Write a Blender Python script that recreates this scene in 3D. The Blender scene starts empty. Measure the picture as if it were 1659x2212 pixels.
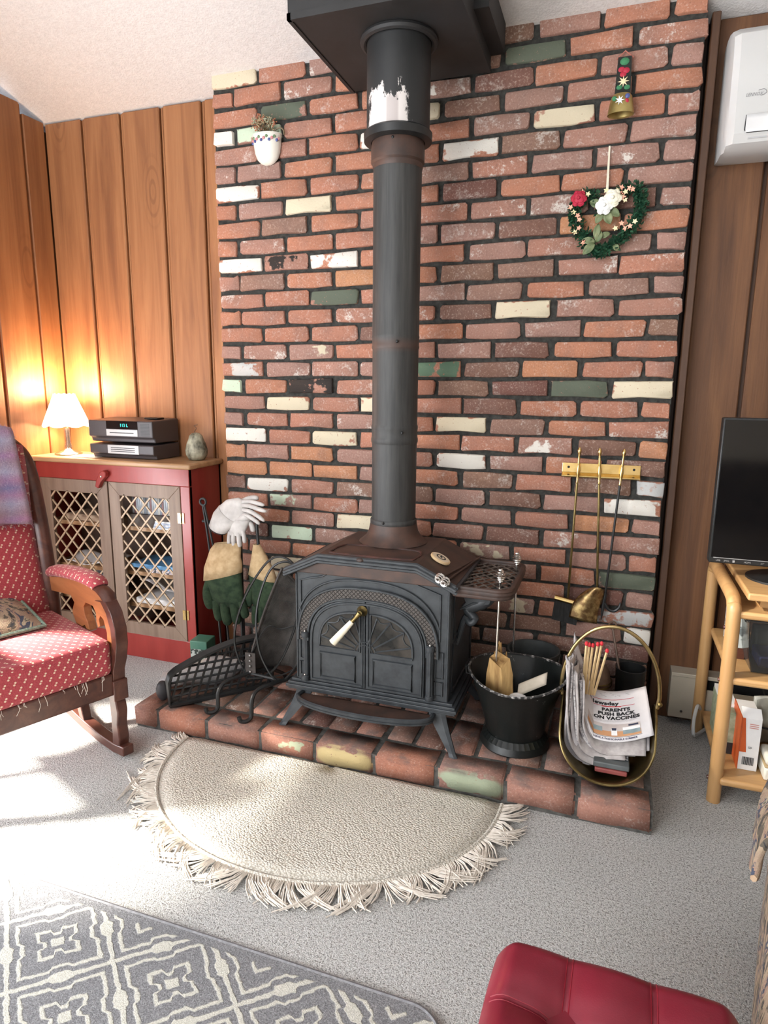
import bpy, bmesh, math, random
from mathutils import Vector, Matrix, Quaternion
from math import pi, sin, cos, radians, sqrt
random.seed(7)
S = bpy.context.scene
COL = S.collection

# ------------------------------------------------------------------ camera, sky, sun, window and fill lamps, exposure
cam_d = bpy.data.cameras.new('camera'); cam = bpy.data.objects.new('camera', cam_d); COL.objects.link(cam)
YAW, PIT, ROL = .333, -.192, .009
f_ = Vector((-sin(YAW)*cos(PIT), cos(YAW)*cos(PIT), sin(PIT)))
r0 = Vector((cos(YAW), sin(YAW), 0)); u0 = r0.cross(f_)
r_ = r0*cos(ROL)+u0*sin(ROL); u_ = -r0*sin(ROL)+u0*cos(ROL)
cam.matrix_world = Matrix(((r_.x, u_.x, -f_.x, 1.553), (r_.y, u_.y, -f_.y, -2.397), (r_.z, u_.z, -f_.z, 1.22), (0, 0, 0, 1)))
cam_d.sensor_fit = 'VERTICAL'; cam_d.sensor_height = 36.0; cam_d.lens = 1400*36/2212; cam_d.clip_start = .02
S.camera = cam

W = bpy.data.worlds.new('sky'); S.world = W; W.use_nodes = True
bg = W.node_tree.nodes['Background']; bg.inputs[0].default_value = (.72, .84, 1, 1); bg.inputs[1].default_value = 2.0

def lamp(name, kind, loc, energy, color, direction=None, **kw):
    d = bpy.data.lights.new(name, kind); d.energy = energy; d.color = color
    for k, v in kw.items(): setattr(d, k, v)
    o = bpy.data.objects.new(name, d); COL.objects.link(o); o.location = loc
    if direction is not None:
        o.rotation_mode = 'QUATERNION'; o.rotation_quaternion = Vector(direction).to_track_quat('-Z', 'Y')
    return o
SA, SE = radians(28), radians(35)
lamp('sun', 'SUN', (-4, -3, 4), 34.0, (1, .93, .82), (cos(SE)*cos(SA), cos(SE)*sin(SA), -sin(SE)), angle=.14)
# low window daylight, then two added fill lamps at unseen left and rear openings
lamp('daylight_low_window', 'AREA', (-1.02, -1.55, .72), 48, (.95, .97, 1), (1, 0, 0), shape='RECTANGLE', size=1.1, size_y=1.05)
lamp('fill_left_opening', 'AREA', (-1.02, -3.55, 1.05), 45, (.96, .98, 1), (1, .35, 0), shape='RECTANGLE', size=.85, size_y=1.9)
lamp('fill_rear_opening', 'AREA', (-.05, -4.12, 1.75), 58, (1, .985, .96), (.18, 1, -.08), shape='RECTANGLE', size=1.6, size_y=1.3)

S.view_settings.view_transform = 'Standard'; S.view_settings.look = 'None'
S.view_settings.gamma = 1; S.view_settings.exposure = 0.45; S.view_settings.use_curve_mapping = False
S.cycles.max_bounces = 8; S.cycles.diffuse_bounces = 4; S.cycles.caustics_reflective = False; S.cycles.caustics_refractive = False

# ------------------------------------------------------------------ node helpers
class NT:
    def __init__(s, mat):
        mat.use_nodes = True; s.t = mat.node_tree; s.n = s.t.nodes; s.b = s.n['Principled BSDF']
    def node(s, kind, **kw):
        x = s.n.new(kind)
        for k, v in kw.items(): setattr(x, k, v)
        return x
    def put(s, inp, v):
        if isinstance(v, bpy.types.NodeSocket): s.t.links.new(v, inp)
        elif isinstance(v, (tuple, list)) and len(v) == 3 and inp.type == 'RGBA': inp.default_value = (*v, 1)
        else: inp.default_value = v
    def m(s, op, a, b=0.0, c=None, clamp=False):
        x = s.node('ShaderNodeMath', operation=op, use_clamp=clamp)
        s.put(x.inputs[0], a); s.put(x.inputs[1], b)
        if c is not None: s.put(x.inputs[2], c)
        return x.outputs[0]
    def vec(s, a, b, c):
        x = s.node('ShaderNodeCombineXYZ')
        for i, v in enumerate((a, b, c)): s.put(x.inputs[i], v)
        return x.outputs[0]
    def xyz(s, v):
        x = s.node('ShaderNodeSeparateXYZ'); s.put(x.inputs[0], v); return x.outputs
    def co(s, out='Object'): return s.node('ShaderNodeTexCoord').outputs[out]
    def map(s, v, scale=(1, 1, 1), loc=(0, 0, 0), rot=(0, 0, 0)):
        x = s.node('ShaderNodeMapping'); s.put(x.inputs[0], v); s.put(x.inputs[1], loc); x.inputs[2].default_value = rot; x.inputs[3].default_value = scale
        return x.outputs[0]
    def noise(s, v, scale, detail=4, rough=.55, dist=0):
        x = s.node('ShaderNodeTexNoise'); s.put(x.inputs['Vector'], v); x.inputs['Scale'].default_value = scale
        x.inputs['Detail'].default_value = detail; x.inputs['Roughness'].default_value = rough; x.inputs['Distortion'].default_value = dist
        return x.outputs[0]
    def voro(s, v, scale, feature='F1', out=0, rnd=1):
        x = s.node('ShaderNodeTexVoronoi', feature=feature); s.put(x.inputs['Vector'], v); x.inputs['Scale'].default_value = scale
        x.inputs['Randomness'].default_value = rnd
        return x.outputs[out]
    def ramp(s, fac, stops, interp='LINEAR'):
        x = s.node('ShaderNodeValToRGB'); r = x.color_ramp; r.interpolation = interp
        while len(r.elements) < len(stops): r.elements.new(.5)
        for e, (p, c) in zip(r.elements, stops): e.position = p; e.color = (*c, 1) if len(c) == 3 else c
        s.put(x.inputs[0], fac); return x.outputs[0]
    def mix(s, fac, a, b, mode='MIX'):
        x = s.node('ShaderNodeMix', data_type='RGBA', blend_type=mode)
        s.put(x.inputs[0], fac); s.put(x.inputs[6], a); s.put(x.inputs[7], b); return x.outputs[2]
    def step(s, a, lo, hi):
        x = s.node('ShaderNodeMapRange', interpolation_type='SMOOTHSTEP'); s.put(x.inputs[0], a)
        x.inputs[1].default_value = lo; x.inputs[2].default_value = hi; return x.outputs[0]
    def bump(s, h, strength=.3, dist=.005):
        x = s.node('ShaderNodeBump'); x.inputs['Strength'].default_value = strength; x.inputs['Distance'].default_value = dist
        s.put(x.inputs['Height'], h); s.put(s.b.inputs['Normal'], x.outputs[0])
    def set(s, **kw):
        for k, v in kw.items(): s.put(s.b.inputs[k.replace('_', ' ')], v)
MATS = {}
def M(name, c1, c2=None, scale=25, rough=.5, metal=0, bump=0, bscale=None, stretch=(1, 1, 1), detail=4, lo=.35, hi=.65, bdist=.003, **kw):
    if name in MATS: return MATS[name]
    mt = bpy.data.materials.new(name); t = NT(mt); v = t.map(t.co(), stretch)
    if c2 is None: c2 = tuple(min(1, x*1.25) for x in c1)
    n = t.noise(v, scale, detail)
    t.set(Base_Color=t.ramp(n, [(lo, c1), (hi, c2)]), Roughness=rough, Metallic=metal)
    if bump: t.bump(t.noise(v, bscale or scale, 3), bump, bdist)
    for k, x in kw.items(): t.put(t.b.inputs[k.replace('_', ' ')], x)
    MATS[name] = mt; return mt

# ---- brick: object colour = paint colour, object alpha = paint coverage, custom "tone" = clay colour
def brick_mat(name, front_only):
    mt = bpy.data.materials.new(name); t = NT(mt)
    oi = t.node('ShaderNodeObjectInfo'); tone = t.node('ShaderNodeAttribute', attribute_type='OBJECT', attribute_name='tone').outputs['Fac']
    eff = t.node('ShaderNodeAttribute', attribute_type='OBJECT', attribute_name='bloom').outputs['Fac']
    co = t.co(); off = t.m('MULTIPLY', oi.outputs['Random'], 37.0)
    x, y, z = t.xyz(co); v = t.vec(t.m('ADD', x, off), t.m('ADD', y, t.m('MULTIPLY', off, .7)), z)
    clay = t.ramp(tone, [(0, (.155, .068, .053)), (.2, (.21, .118, .080)), (.4, (.32, .185, .15)), (.6, (.385, .165, .105)), (.8, (.44, .19, .108)), (1, (.47, .225, .11))])
    n1 = t.noise(v, 12, 5); n2 = t.noise(v, 160, 3, .7); n3 = t.noise(v, 40, 6, .7)
    clay = t.mix(t.step(n1, .3, .75), clay, (.19, .10, .085), 'MIX') if False else t.mix(t.m('MULTIPLY', t.step(n1, .4, .8), .5), clay, (.20, .125, .105))
    clay = t.mix(t.m('MULTIPLY', t.step(n2, .54, .70), .45), clay, (.58, .45, .37))
    clay = t.mix(t.m('MULTIPLY', t.step(n2, .46, .30), .4), clay, (.10, .055, .045))
    # lime bloom
    bl = t.m('MULTIPLY', t.step(t.m('ADD', t.m('MULTIPLY', n3, .6), t.m('MULTIPLY', t.noise(v, 9, 2), .5)), .58, .72), t.m('MULTIPLY', eff, t.step(n2, .3, .6)))
    clay = t.mix(bl, clay, (.62, .57, .52))
    # paint, chipped towards the arrises
    ex = t.step(t.m('ABSOLUTE', x), .06, .11); ez = t.step(t.m('ABSOLUTE', z), .018, .031)
    edge = t.m('MULTIPLY', t.m('MAXIMUM', ex, ez), .12)
    pn = t.m('ADD', t.m('ADD', t.m('MULTIPLY', t.noise(v, 16, 3, .5), .75), t.m('MULTIPLY', n3, .25)), edge)
    thr = t.m('ADD', t.m('MULTIPLY', oi.outputs['Alpha'], .50), .2)
    mask = t.m('MULTIPLY', t.m('SUBTRACT', thr, pn), 30, clamp=True)
    spk = t.m('MULTIPLY', t.step(t.noise(v, 90, 2, .6), .66, .72), .8)
    mask = t.m('MULTIPLY', mask, t.m('SUBTRACT', 1, spk))
    if front_only:
        nn = t.xyz(t.co('Normal')); mask = t.m('MULTIPLY', mask, t.step(t.m('MULTIPLY', nn[1], -1), .6, .75))
    col = t.mix(mask, clay, oi.outputs['Color'])
    if front_only:
        worn = t.m('MULTIPLY', t.step(t.xyz(t.co('Normal'))[2], .5, .8), t.step(t.noise(v, 14, 5), .42, .62))
        col = t.mix(t.m('MULTIPLY', worn, .72), col, (.125, .105, .095))
    if front_only: col = t.mix(.35, col, t.mix(1, col, (.62, .50, .46), 'MULTIPLY'))
    t.set(Base_Color=col, Roughness=.82)
    t.bump(t.m('ADD', t.m('MULTIPLY', n2, .5), t.m('ADD', n3, t.m('MULTIPLY', mask, .25))), .45, .003)
    return mt
BRICK = brick_mat('old brick', False); HBRICK = brick_mat('worn hearth brick', True)
MORTAR = M('dark mortar', (.018, .018, .016), (.05, .05, .045), 60, .95, bump=.6, bscale=120)

def wood_mat(name, cols, grain=(1, 1, .06), scale=22, rough=.5, knots=True, rnd=True, bump=.15, z0=False):
    mt = bpy.data.materials.new(name); t = NT(mt); co = t.co(); oi = t.node('ShaderNodeObjectInfo')
    off = t.m('MULTIPLY', oi.outputs['Random'], 23.0 if rnd else 0.0)
    x, y, z = t.xyz(co); v = t.vec(t.m('ADD', x, off), t.m('ADD', y, off), t.m('ADD', z, off))
    g = t.map(v, grain)
    n = t.noise(g, scale, 6, .6, .6); fine = t.noise(t.map(v, tuple(q*1.0 if q == 1 else q*.35 for q in grain)), scale*7, 3, .7)
    col = t.ramp(n, [(.28, cols[0]), (.5, cols[1]), (.72, cols[2])])
    col = t.mix(t.m('MULTIPLY', t.step(fine, .5, .75), .3), col, cols[0])
    if knots:
        k = t.voro(t.map(v, (4.2, 4.2, 1.5)), 1.0)
        rings = t.m('SINE', t.m('MULTIPLY', k, 90))
        col = t.mix(t.m('MULTIPLY', t.m('MULTIPLY', t.step(k, .3, .1), t.step(rings, .2, .9)), .35), col, tuple(q*.35 for q in cols[0]))
        col = t.mix(t.m('MULTIPLY', t.step(k, .07, .03), .85), col, tuple(q*.25 for q in cols[0]))
    if rnd: col = t.mix(t.m('MULTIPLY', oi.outputs['Random'], .35), col, tuple(q*.62 for q in cols[1]))
    t.set(Base_Color=col, Roughness=rough); t.bump(t.m('ADD', n, fine), bump, .002)
    MATS[name] = mt; return mt
PANEL = wood_mat('rough cedar boards', [(.20, .075, .028), (.33, .137, .052), (.44, .20, .082)], rough=.6, bump=.3)
PANELD = wood_mat('darkened cedar boards', [(.070, .027, .010), (.128, .053, .020), (.195, .086, .033)], rough=.6, bump=.3)  # cedar copy darkened for its finish and for dim light on the right side
TRIMW = wood_mat('dark stained trim', [(.05, .021, .010), (.075, .032, .014), (.11, .048, .02)], knots=False)
BIRCH = wood_mat('light birch', [(.38, .205, .080), (.47, .275, .115), (.56, .35, .16)], grain=(.08, 1, 1), knots=False, rnd=False, rough=.4, bump=.05)
BIRCHV = wood_mat('light birch upright', [(.36, .190, .072), (.45, .255, .105), (.54, .33, .145)], knots=False, rnd=False, rough=.4, bump=.05)
OAKTOP = wood_mat('worn oak top', [(.28, .15, .07), (.40, .235, .12), (.50, .31, .17)], grain=(.06, 1, 1), knots=False, rnd=False, rough=.38)
GREYWOOD = wood_mat('weathered door frame wood', [(.145, .090, .060), (.20, .134, .094), (.26, .185, .135)], knots=False, rnd=False)
MAHOG = wood_mat('dark mahogany', [(.045, .015, .012), (.075, .026, .018), (.12, .045, .028)], grain=(.15, 1, 1), knots=False, rnd=False, rough=.28, bump=.04)
ARMWOOD = wood_mat('worn arm wood', [(.22, .075, .03), (.33, .12, .045), (.42, .17, .07)], grain=(.15, 1, 1), knots=False, rnd=False, rough=.35, bump=.05)
REDPAINT = M('red painted wood', (.24, .026, .022), (.31, .042, .034), 12, .3, bump=.12, bscale=50, stretch=(1, 1, .2))
CEIL = M('textured white ceiling', (.62, .605, .60), (.69, .675, .67), 60, .9, bump=.55, bscale=150, bdist=.004)
WALLW = M('plain painted wall', (.62, .58, .52), (.68, .64, .58), 8, .8)
IRON = M('blued cast iron', (.020, .024, .028), (.038, .044, .049), 30, .52, .0, bump=.18, bscale=240, bdist=.001)
IRONR = M('rusty brown iron', (.035, .022, .018), (.075, .038, .027), 16, .55, 0, bump=.2, bscale=180, bdist=.001)
BLACK = M('black painted metal', (.008, .009, .009), (.016, .017, .018), 20, .42, bump=.08, bscale=120, bdist=.001)
BLACKM = M('matt black steel', (.012, .012, .0125), (.02, .02, .021), 8, .62, bump=.1, bscale=200, bdist=.001)
BRASS = M('polished brass', (.62, .43, .16), (.78, .58, .26), 20, .22, 1)
OLDBRASS = M('tarnished brass', (.17, .125, .05), (.30, .23, .10), 14, .36, 1, bump=.06, bscale=60)
CHROME = M('bright steel coil', (.62, .60, .57), (.8, .78, .75), 30, .25, 1)
PORC = M('cream porcelain', (.78, .72, .56), (.84, .78, .62), 10, .2)
WHITEP = M('white plastic', (.58, .58, .575), (.62, .62, .615), 4, .28)
GREYP = M('grey plastic', (.30, .30, .30), (.34, .34, .34), 4, .4)
PRINT = M('black print', (.012, .012, .014), None, 5, .7)
PRINTR = M('red print', (.42, .03, .04), None, 5, .7)
PAPER = M('newsprint', (.46, .42, .42), (.60, .565, .56), 30, .85, bump=.1, bscale=40)
PAPERW = M('white paper', (.72, .71, .70), (.78, .77, .76), 20, .8)
PAGE = M('front page newsprint', (.60, .57, .57), (.66, .63, .63), 20, .85)
SCREEN = M('dark glass screen', (.004, .004, .0045), None, 5, .08)
LEAF = M('dark green leaves', (.008, .05, .026), (.03, .11, .055), 60, .5)
LEAFB = M('broad sage leaves', (.075, .115, .045), (.24, .27, .14), 30, .6)
WHITE_F = M('white petals', (.78, .80, .80), (.88, .88, .84), 40, .7)
RED_F = M('red petals', (.36, .008, .03), (.5, .02, .06), 40, .6)
PINK_F = M('coral petals', (.78, .32, .22), (.88, .50, .36), 40, .7)
YEL_F = M('cream petals', (.80, .66, .38), (.85, .74, .5), 40, .7)

def carpet():
    mt = bpy.data.materials.new('speckled grey carpet'); t = NT(mt); v = t.co()
    n = t.noise(v, 300, 3, .75); n2 = t.noise(v, 150, 3, .6); big = t.noise(v, 2.0, 2)
    col = t.ramp(t.m('ADD', t.m('MULTIPLY', n, .6), t.m('MULTIPLY', n2, .4)), [(.38, (.25, .24, .225)), (.46, (.66, .65, .625)), (.57, (.90, .89, .87))])
    col = t.mix(t.m('MULTIPLY', t.step(big, .35, .7), .12), col, (.33, .30, .26))
    t.set(Base_Color=col, Roughness=.95); t.bump(t.m('ADD', n, n2), .9, .012); return mt
CARPET = carpet()
def loop_rug():
    mt = bpy.data.materials.new('cream loop wool'); t = NT(mt); v = t.map(t.co(), (1, 1.5, 1))
    d = t.voro(v, 150, 'F1'); n = t.noise(v, 3, 3)
    dia = t.xyz(t.co()); a = t.m('PINGPONG', t.m('MULTIPLY', t.m('ADD', dia[0], dia[1]), 5.5), .5); b = t.m('PINGPONG', t.m('MULTIPLY', t.m('SUBTRACT', dia[0], dia[1]), 5.5), .5)
    ln = t.step(t.m('MINIMUM', a, b), .09, .03)
    col = t.ramp(d, [(.1, (.66, .625, .56)), (.5, (.60, .56, .49)), (.95, (.40, .365, .30))])
    col = t.mix(t.m('MULTIPLY', t.step(n, .45, .75), .3), col, (.46, .42, .345))
    t.set(Base_Color=col, Roughness=.95); t.bump(t.m('SUBTRACT', t.m('MULTIPLY', d, -1), t.m('MULTIPLY', ln, .10)), .7, .006); return mt
LOOP = loop_rug()
YARN = M('cream cotton fringe', (.56, .50, .43), (.72, .665, .59), 80, .9)
def trellis():
    mt = bpy.data.materials.new('grey trellis rug'); t = NT(mt); x, y, z = t.xyz(t.co()); P = t.co()
    w = t.m('MULTIPLY', t.m('SUBTRACT', t.noise(P, 55, 2), .5), .06)
    a = t.m('DIVIDE', t.m('SUBTRACT', x, .483), .300); b = t.m('DIVIDE', t.m('ADD', y, 1.475), .262)
    p = t.m('ADD', t.m('ADD', a, b), w); q = t.m('ADD', t.m('SUBTRACT', a, b), w)
    fp = t.m('ABSOLUTE', t.m('SUBTRACT', t.m('FRACT', t.m('ADD', p, 100.5)), .5)); fq = t.m('ABSOLUTE', t.m('SUBTRACT', t.m('FRACT', t.m('ADD', q, 100.5)), .5))
    Mx = t.m('MULTIPLY', t.m('MAXIMUM', fp, fq), 2); mn = t.m('MULTIPLY', t.m('MINIMUM', fp, fq), 2)
    notch = t.m('MULTIPLY', t.step(mn, .25, .13), .085); R = t.m('ADD', Mx, notch)
    def band(v, lo, hi): return t.m('MULTIPLY', t.step(v, lo-.02, lo+.02), t.step(v, hi+.02, hi-.02))
    w1 = t.step(R, .935, .965); w2 = band(R, .735, .815)
    R2 = t.m('ADD', Mx, t.m('MULTIPLY', t.step(mn, .13, .05), .13)); w3 = band(R2, .34, .42)
    w4 = t.m('MULTIPLY', t.step(Mx, .14, .10), 1.0)
    wt = t.m('MAXIMUM', t.m('MAXIMUM', w1, w2), t.m('MAXIMUM', w3, w4))
    # plain grey border along the far edge
    wt = t.m('MULTIPLY', wt, t.step(y, -1.372, -1.376))
    n = t.noise(P, 330, 3, .8)
    g = t.ramp(n, [(.35, (.13, .13, .135)), (.55, (.27, .27, .28)), (.72, (.46, .46, .46))]); c = t.ramp(n, [(.3, (.50, .49, .42)), (.6, (.72, .70, .62))])
    t.set(Base_Color=t.mix(wt, g, c), Roughness=.95); t.bump(t.m('ADD', n, t.m('MULTIPLY', wt, .5)), .8, .008); return mt
TRELLIS = trellis()
def dotted():
    mt = bpy.data.materials.new('red dotted upholstery'); t = NT(mt); x, y, z = t.xyz(t.co()); nx, ny, nz = t.xyz(t.co('Normal'))
    sy = t.m('GREATER_THAN', t.m('ABSOLUTE', ny), .65); sz = t.m('GREATER_THAN', t.m('ABSOLUTE', nz), .65)
    def sel(f, a, b): return t.m('ADD', t.m('MULTIPLY', f, a), t.m('MULTIPLY', t.m('SUBTRACT', 1, f), b))
    u = t.m('MULTIPLY', sel(sy, x, y), 36); v = t.m('MULTIPLY', sel(sz, x, z), 50)
    row = t.m('FLOOR', v); u2 = t.m('ADD', u, t.m('MULTIPLY', t.m('MODULO', t.m('ADD', row, 1000), 2), .5))
    du = t.m('SUBTRACT', t.m('FRACT', t.m('ADD', u2, 1000)), .5); dv = t.m('MULTIPLY', t.m('SUBTRACT', t.m('FRACT', t.m('ADD', v, 1000)), .5), .75)
    def dist(a, b): return t.m('SQRT', t.m('ADD', t.m('POWER', t.m('SUBTRACT', du, a), 2), t.m('POWER', t.m('SUBTRACT', dv, b), 2)))
    d = t.m('MINIMUM', dist(.06, .13), dist(-.07, -.12)); dots = t.step(d, .13, .09)
    n = t.noise(t.co(), 300, 3, .7)
    red = t.ramp(n, [(.35, (.27, .024, .034)), (.65, (.40, .055, .068))])
    t.set(Base_Color=t.mix(t.m('MULTIPLY', dots, .85), red, (.72, .58, .42)), Roughness=.85); t.bump(n, .25, .002); t.b.inputs['Sheen Weight'].default_value = .15
    return mt
DOTRED = dotted()
def mohair():
    mt = bpy.data.materials.new('mauve plaid mohair'); t = NT(mt); x, y, z = t.xyz(t.co())
    wob = t.m('MULTIPLY', t.noise(t.co(), 20, 3), .05)
    a = t.ramp(t.m('PINGPONG', t.m('ADD', t.m('MULTIPLY', y, 4.2), wob), .5), [(0, (.05, .05, .20)), (.14, (.30, .12, .30)), (.3, (.50, .30, .42)), (.5, (.24, .24, .42))])
    b = t.ramp(t.m('PINGPONG', t.m('ADD', t.m('MULTIPLY', z, 4.6), wob), .5), [(0, (.07, .07, .26)), (.12, (.42, .12, .28)), (.25, (.44, .42, .54)), (.4, (.33, .17, .17)), (.5, (.42, .10, .28))])
    n = t.noise(t.map(t.co(), (1, 1, 1)), 190, 4, .8)
    col = t.mix(.5, a, b); col = t.mix(t.m('MULTIPLY', t.step(n, .5, .72), .5), col, (.70, .60, .66)); col = t.mix(t.m('MULTIPLY', t.step(n, .48, .28), .6), col, (.13, .08, .17))
    t.set(Base_Color=col, Roughness=.95); t.bump(n, .9, .01); t.b.inputs['Sheen Weight'].default_value = .4; return mt
MOHAIR = mohair()
def tapestry(name, seed):
    mt = bpy.data.materials.new(name); t = NT(mt); v = t.map(t.co(), (1, 1, 1), (seed, 0, 0))
    d = t.noise(v, 9, 3, .6, 2.0); e = t.noise(v, 16, 4, .6, 1.0); n = t.noise(v, 300, 2, .7)
    col = t.ramp(d, [(.30, (.02, .025, .03)), (.38, (.10, .085, .06)), (.45, (.40, .30, .20)), (.52, (.34, .22, .16)), (.57, (.045, .06, .10)), (.63, (.42, .36, .25)), (.70, (.05, .07, .05))], 'CONSTANT')
    col = t.mix(t.step(e, .55, .62), col, (.36, .26, .18)); col = t.mix(t.step(e, .42, .36), col, (.04, .05, .075))
    col = t.mix(t.m('MULTIPLY', n, .4), col, (.10, .08, .07))
    t.set(Base_Color=col, Roughness=.95); t.bump(n, .5, .004); return mt
TAPE = tapestry('tapestry upholstery', 3.3)
LEATHER = M('red leather', (.155, .006, .018), (.195, .010, .025), 14, .38, bump=.15, bscale=420, bdist=.001)
HIDE = M('pale work glove leather', (.46, .435, .42), (.60, .575, .555), 24, .75, bump=.2, bscale=70)
TANSUEDE = M('tan suede', (.42, .29, .15), (.56, .41, .24), 40, .9, bump=.2, bscale=120)
GREENSUEDE = M('dark green suede', (.012, .030, .014), (.035, .062, .030), 40, .95, bump=.3, bscale=120)
FIREWOOD = M('split firewood', (.20, .10, .03), (.52, .33, .13), 34, .85, bump=.5, bscale=60, stretch=(1, 1, .12))
GOURD = M('carved grey green gourd', (.07, .065, .045), (.40, .38, .28), 34, .6, bump=.8, bscale=24, bdist=.01, stretch=(1, 1, .7))
SHADE = None

# ------------------------------------------------------------------ mesh helpers
ORG = {}
class MB:
    def __init__(s): s.v = []; s.f = []
    def add(s, vs, fs):
        b = len(s.v); s.v += [Vector(p) for p in vs]; s.f += [tuple(b+i for i in q) for q in fs]; return s
    def box(s, lo, hi, rz=0, c=None):
        (a, b, cc), (d, e, g) = lo, hi
        vs = [Vector(p) for p in ((a, b, cc), (d, b, cc), (d, e, cc), (a, e, cc), (a, b, g), (d, b, g), (d, e, g), (a, e, g))]
        if rz:
            c = Vector(c or ((a+d)/2, (b+e)/2, (cc+g)/2)); R = Matrix.Rotation(rz, 3, 'Z') if not isinstance(rz, Matrix) else rz
            vs = [R @ (p-c)+c for p in vs]
        return s.add(vs, [(0, 3, 2, 1), (4, 5, 6, 7), (0, 1, 5, 4), (1, 2, 6, 5), (2, 3, 7, 6), (3, 0, 4, 7)])
    def rings(s, rings, cap=(True, True), closed=True):
        n = len(rings[0]); vs = [p for r in rings for p in r]; fs = []
        for i in range(len(rings)-1):
            for j in range(n if closed else n-1):
                k = (j+1) % n; fs.append((i*n+j, i*n+k, (i+1)*n+k, (i+1)*n+j))
        if cap[0] and closed: fs.append(tuple(range(n-1, -1, -1)))
        if cap[1] and closed: fs.append(tuple((len(rings)-1)*n+j for j in range(n)))
        return s.add(vs, fs)
    def tube(s, pts, r, n=8, closed=False, cap=True, flat=1.0, up=None):
        pts = [Vector(p) for p in pts]; m = len(pts); R = r if isinstance(r, (list, tuple)) else [r]*m
        tan = []
        for i in range(m):
            a = pts[i-1] if (i or closed) else pts[i]; b = pts[(i+1) % m] if (i < m-1 or closed) else pts[i]
            d = (b-a); tan.append(d.normalized() if d.length > 1e-9 else Vector((0, 0, 1)))
        u = Vector(up) if up else (Vector((0, 0, 1)) if abs(tan[0].z) < .9 else Vector((1, 0, 0)))
        u = (u-tan[0]*u.dot(tan[0])).normalized(); rs = []
        for i in range(m):
            u = (u-tan[i]*u.dot(tan[i]))
            u = u.normalized() if u.length > 1e-6 else tan[i].orthogonal().normalized()
            w = tan[i].cross(u)
            rs.append([pts[i]+(u*cos(2*pi*j/n)*flat+w*sin(2*pi*j/n))*R[i] for j in range(n)])
        if closed: rs.append(rs[0]); return s.rings(rs, (False, False))
        return s.rings(rs, (cap, cap))
    def lathe(s, prof, c=(0, 0, 0), n=24, axis=(0, 0, 1), cap=(True, True), sx=1, sy=1):
        c = Vector(c); Q = Vector((0, 0, 1)).rotation_difference(Vector(axis)); rs = []
        for r, h in prof: rs.append([c+Q @ Vector((max(r, 1e-4)*cos(2*pi*j/n)*sx, max(r, 1e-4)*sin(2*pi*j/n)*sy, h)) for j in range(n)])
        return s.rings(rs, cap)
    def prism(s, poly, fn, d0, d1):
        n = len(poly); s.add([fn(x, y, d0) for x, y in poly]+[fn(x, y, d1) for x, y in poly],
              [tuple(range(n-1, -1, -1)), tuple(range(n, 2*n))]+[(i, (i+1) % n, n+(i+1) % n, n+i) for i in range(n)]); return s
    def ball(s, c, r, n=10, m=6, sc=(1, 1, 1)):
        c = Vector(c); rs = []
        for i in range(m+1):
            t = pi*i/m; rr = max(sin(t), .002)*r
            rs.append([c+Vector((rr*cos(2*pi*j/n)*sc[0], rr*sin(2*pi*j/n)*sc[1], -cos(t)*r*sc[2])) for j in range(n)])
        return s.rings(rs)
    def grid(s, fn, nu, nv, thick=None):
        P = [[Vector(fn(i/nu, j/nv)) for j in range(nv+1)] for i in range(nu+1)]; n = nv+1
        s.add([p for r in P for p in r], [(i*n+j, (i+1)*n+j, (i+1)*n+j+1, i*n+j+1) for i in range(nu) for j in range(nv)]); return s
    def build(s, name, mat, parent=None, smooth=True, angle=38, bev=0, seg=2, loc=None, solid=0, sub=0, kind=None):
        me = bpy.data.meshes.new(name); o = bpy.data.objects.new(name, me); COL.objects.link(o)
        if parent is not None: org = ORG[parent.name]; o.parent = parent
        else:
            if loc is None:
                xs = [p.x for p in s.v]; ys = [p.y for p in s.v]
                loc = ((min(xs)+max(xs))/2, (min(ys)+max(ys))/2, min(p.z for p in s.v))
            org = Vector(loc); o.location = org
        ORG[o.name] = org
        me.from_pydata([tuple(p-org) for p in s.v], [], s.f); me.update()
        bm = bmesh.new(); bm.from_mesh(me); bmesh.ops.recalc_face_normals(bm, faces=bm.faces); bm.to_mesh(me); bm.free()
        if mat: me.materials.append(mat)
        if smooth:
            for p in me.polygons: p.use_smooth = True
            me.set_sharp_from_angle(angle=radians(angle))
        if solid: md = o.modifiers.new('thickness', 'SOLIDIFY'); md.thickness = solid; md.offset = 0
        if bev: md = o.modifiers.new('bevel', 'BEVEL'); md.width = bev; md.segments = seg; md.limit_method = 'ANGLE'; md.angle_limit = radians(40)
        if sub: md = o.modifiers.new('subdivide', 'SUBSURF'); md.levels = sub; md.render_levels = sub
        if kind: o['kind'] = kind
        return o
def thing(name, label, cat, loc, rz=0, group=None, local=False):
    o = bpy.data.objects.new(name, None); COL.objects.link(o); o.empty_display_size = .05
    o.location = loc; o.rotation_euler = (0, 0, rz); o['label'] = label; o['category'] = cat
    if group: o['group'] = group
    ORG[o.name] = Vector((0, 0, 0)) if local else Vector(loc); return o
def tag(o, label, cat, group=None):
    o['label'] = label; o['category'] = cat
    if group: o['group'] = group
    return o
def struct(o): o['kind'] = 'structure'; return o
def box(lo, hi, **k): return MB().box(lo, hi, **k)
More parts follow.
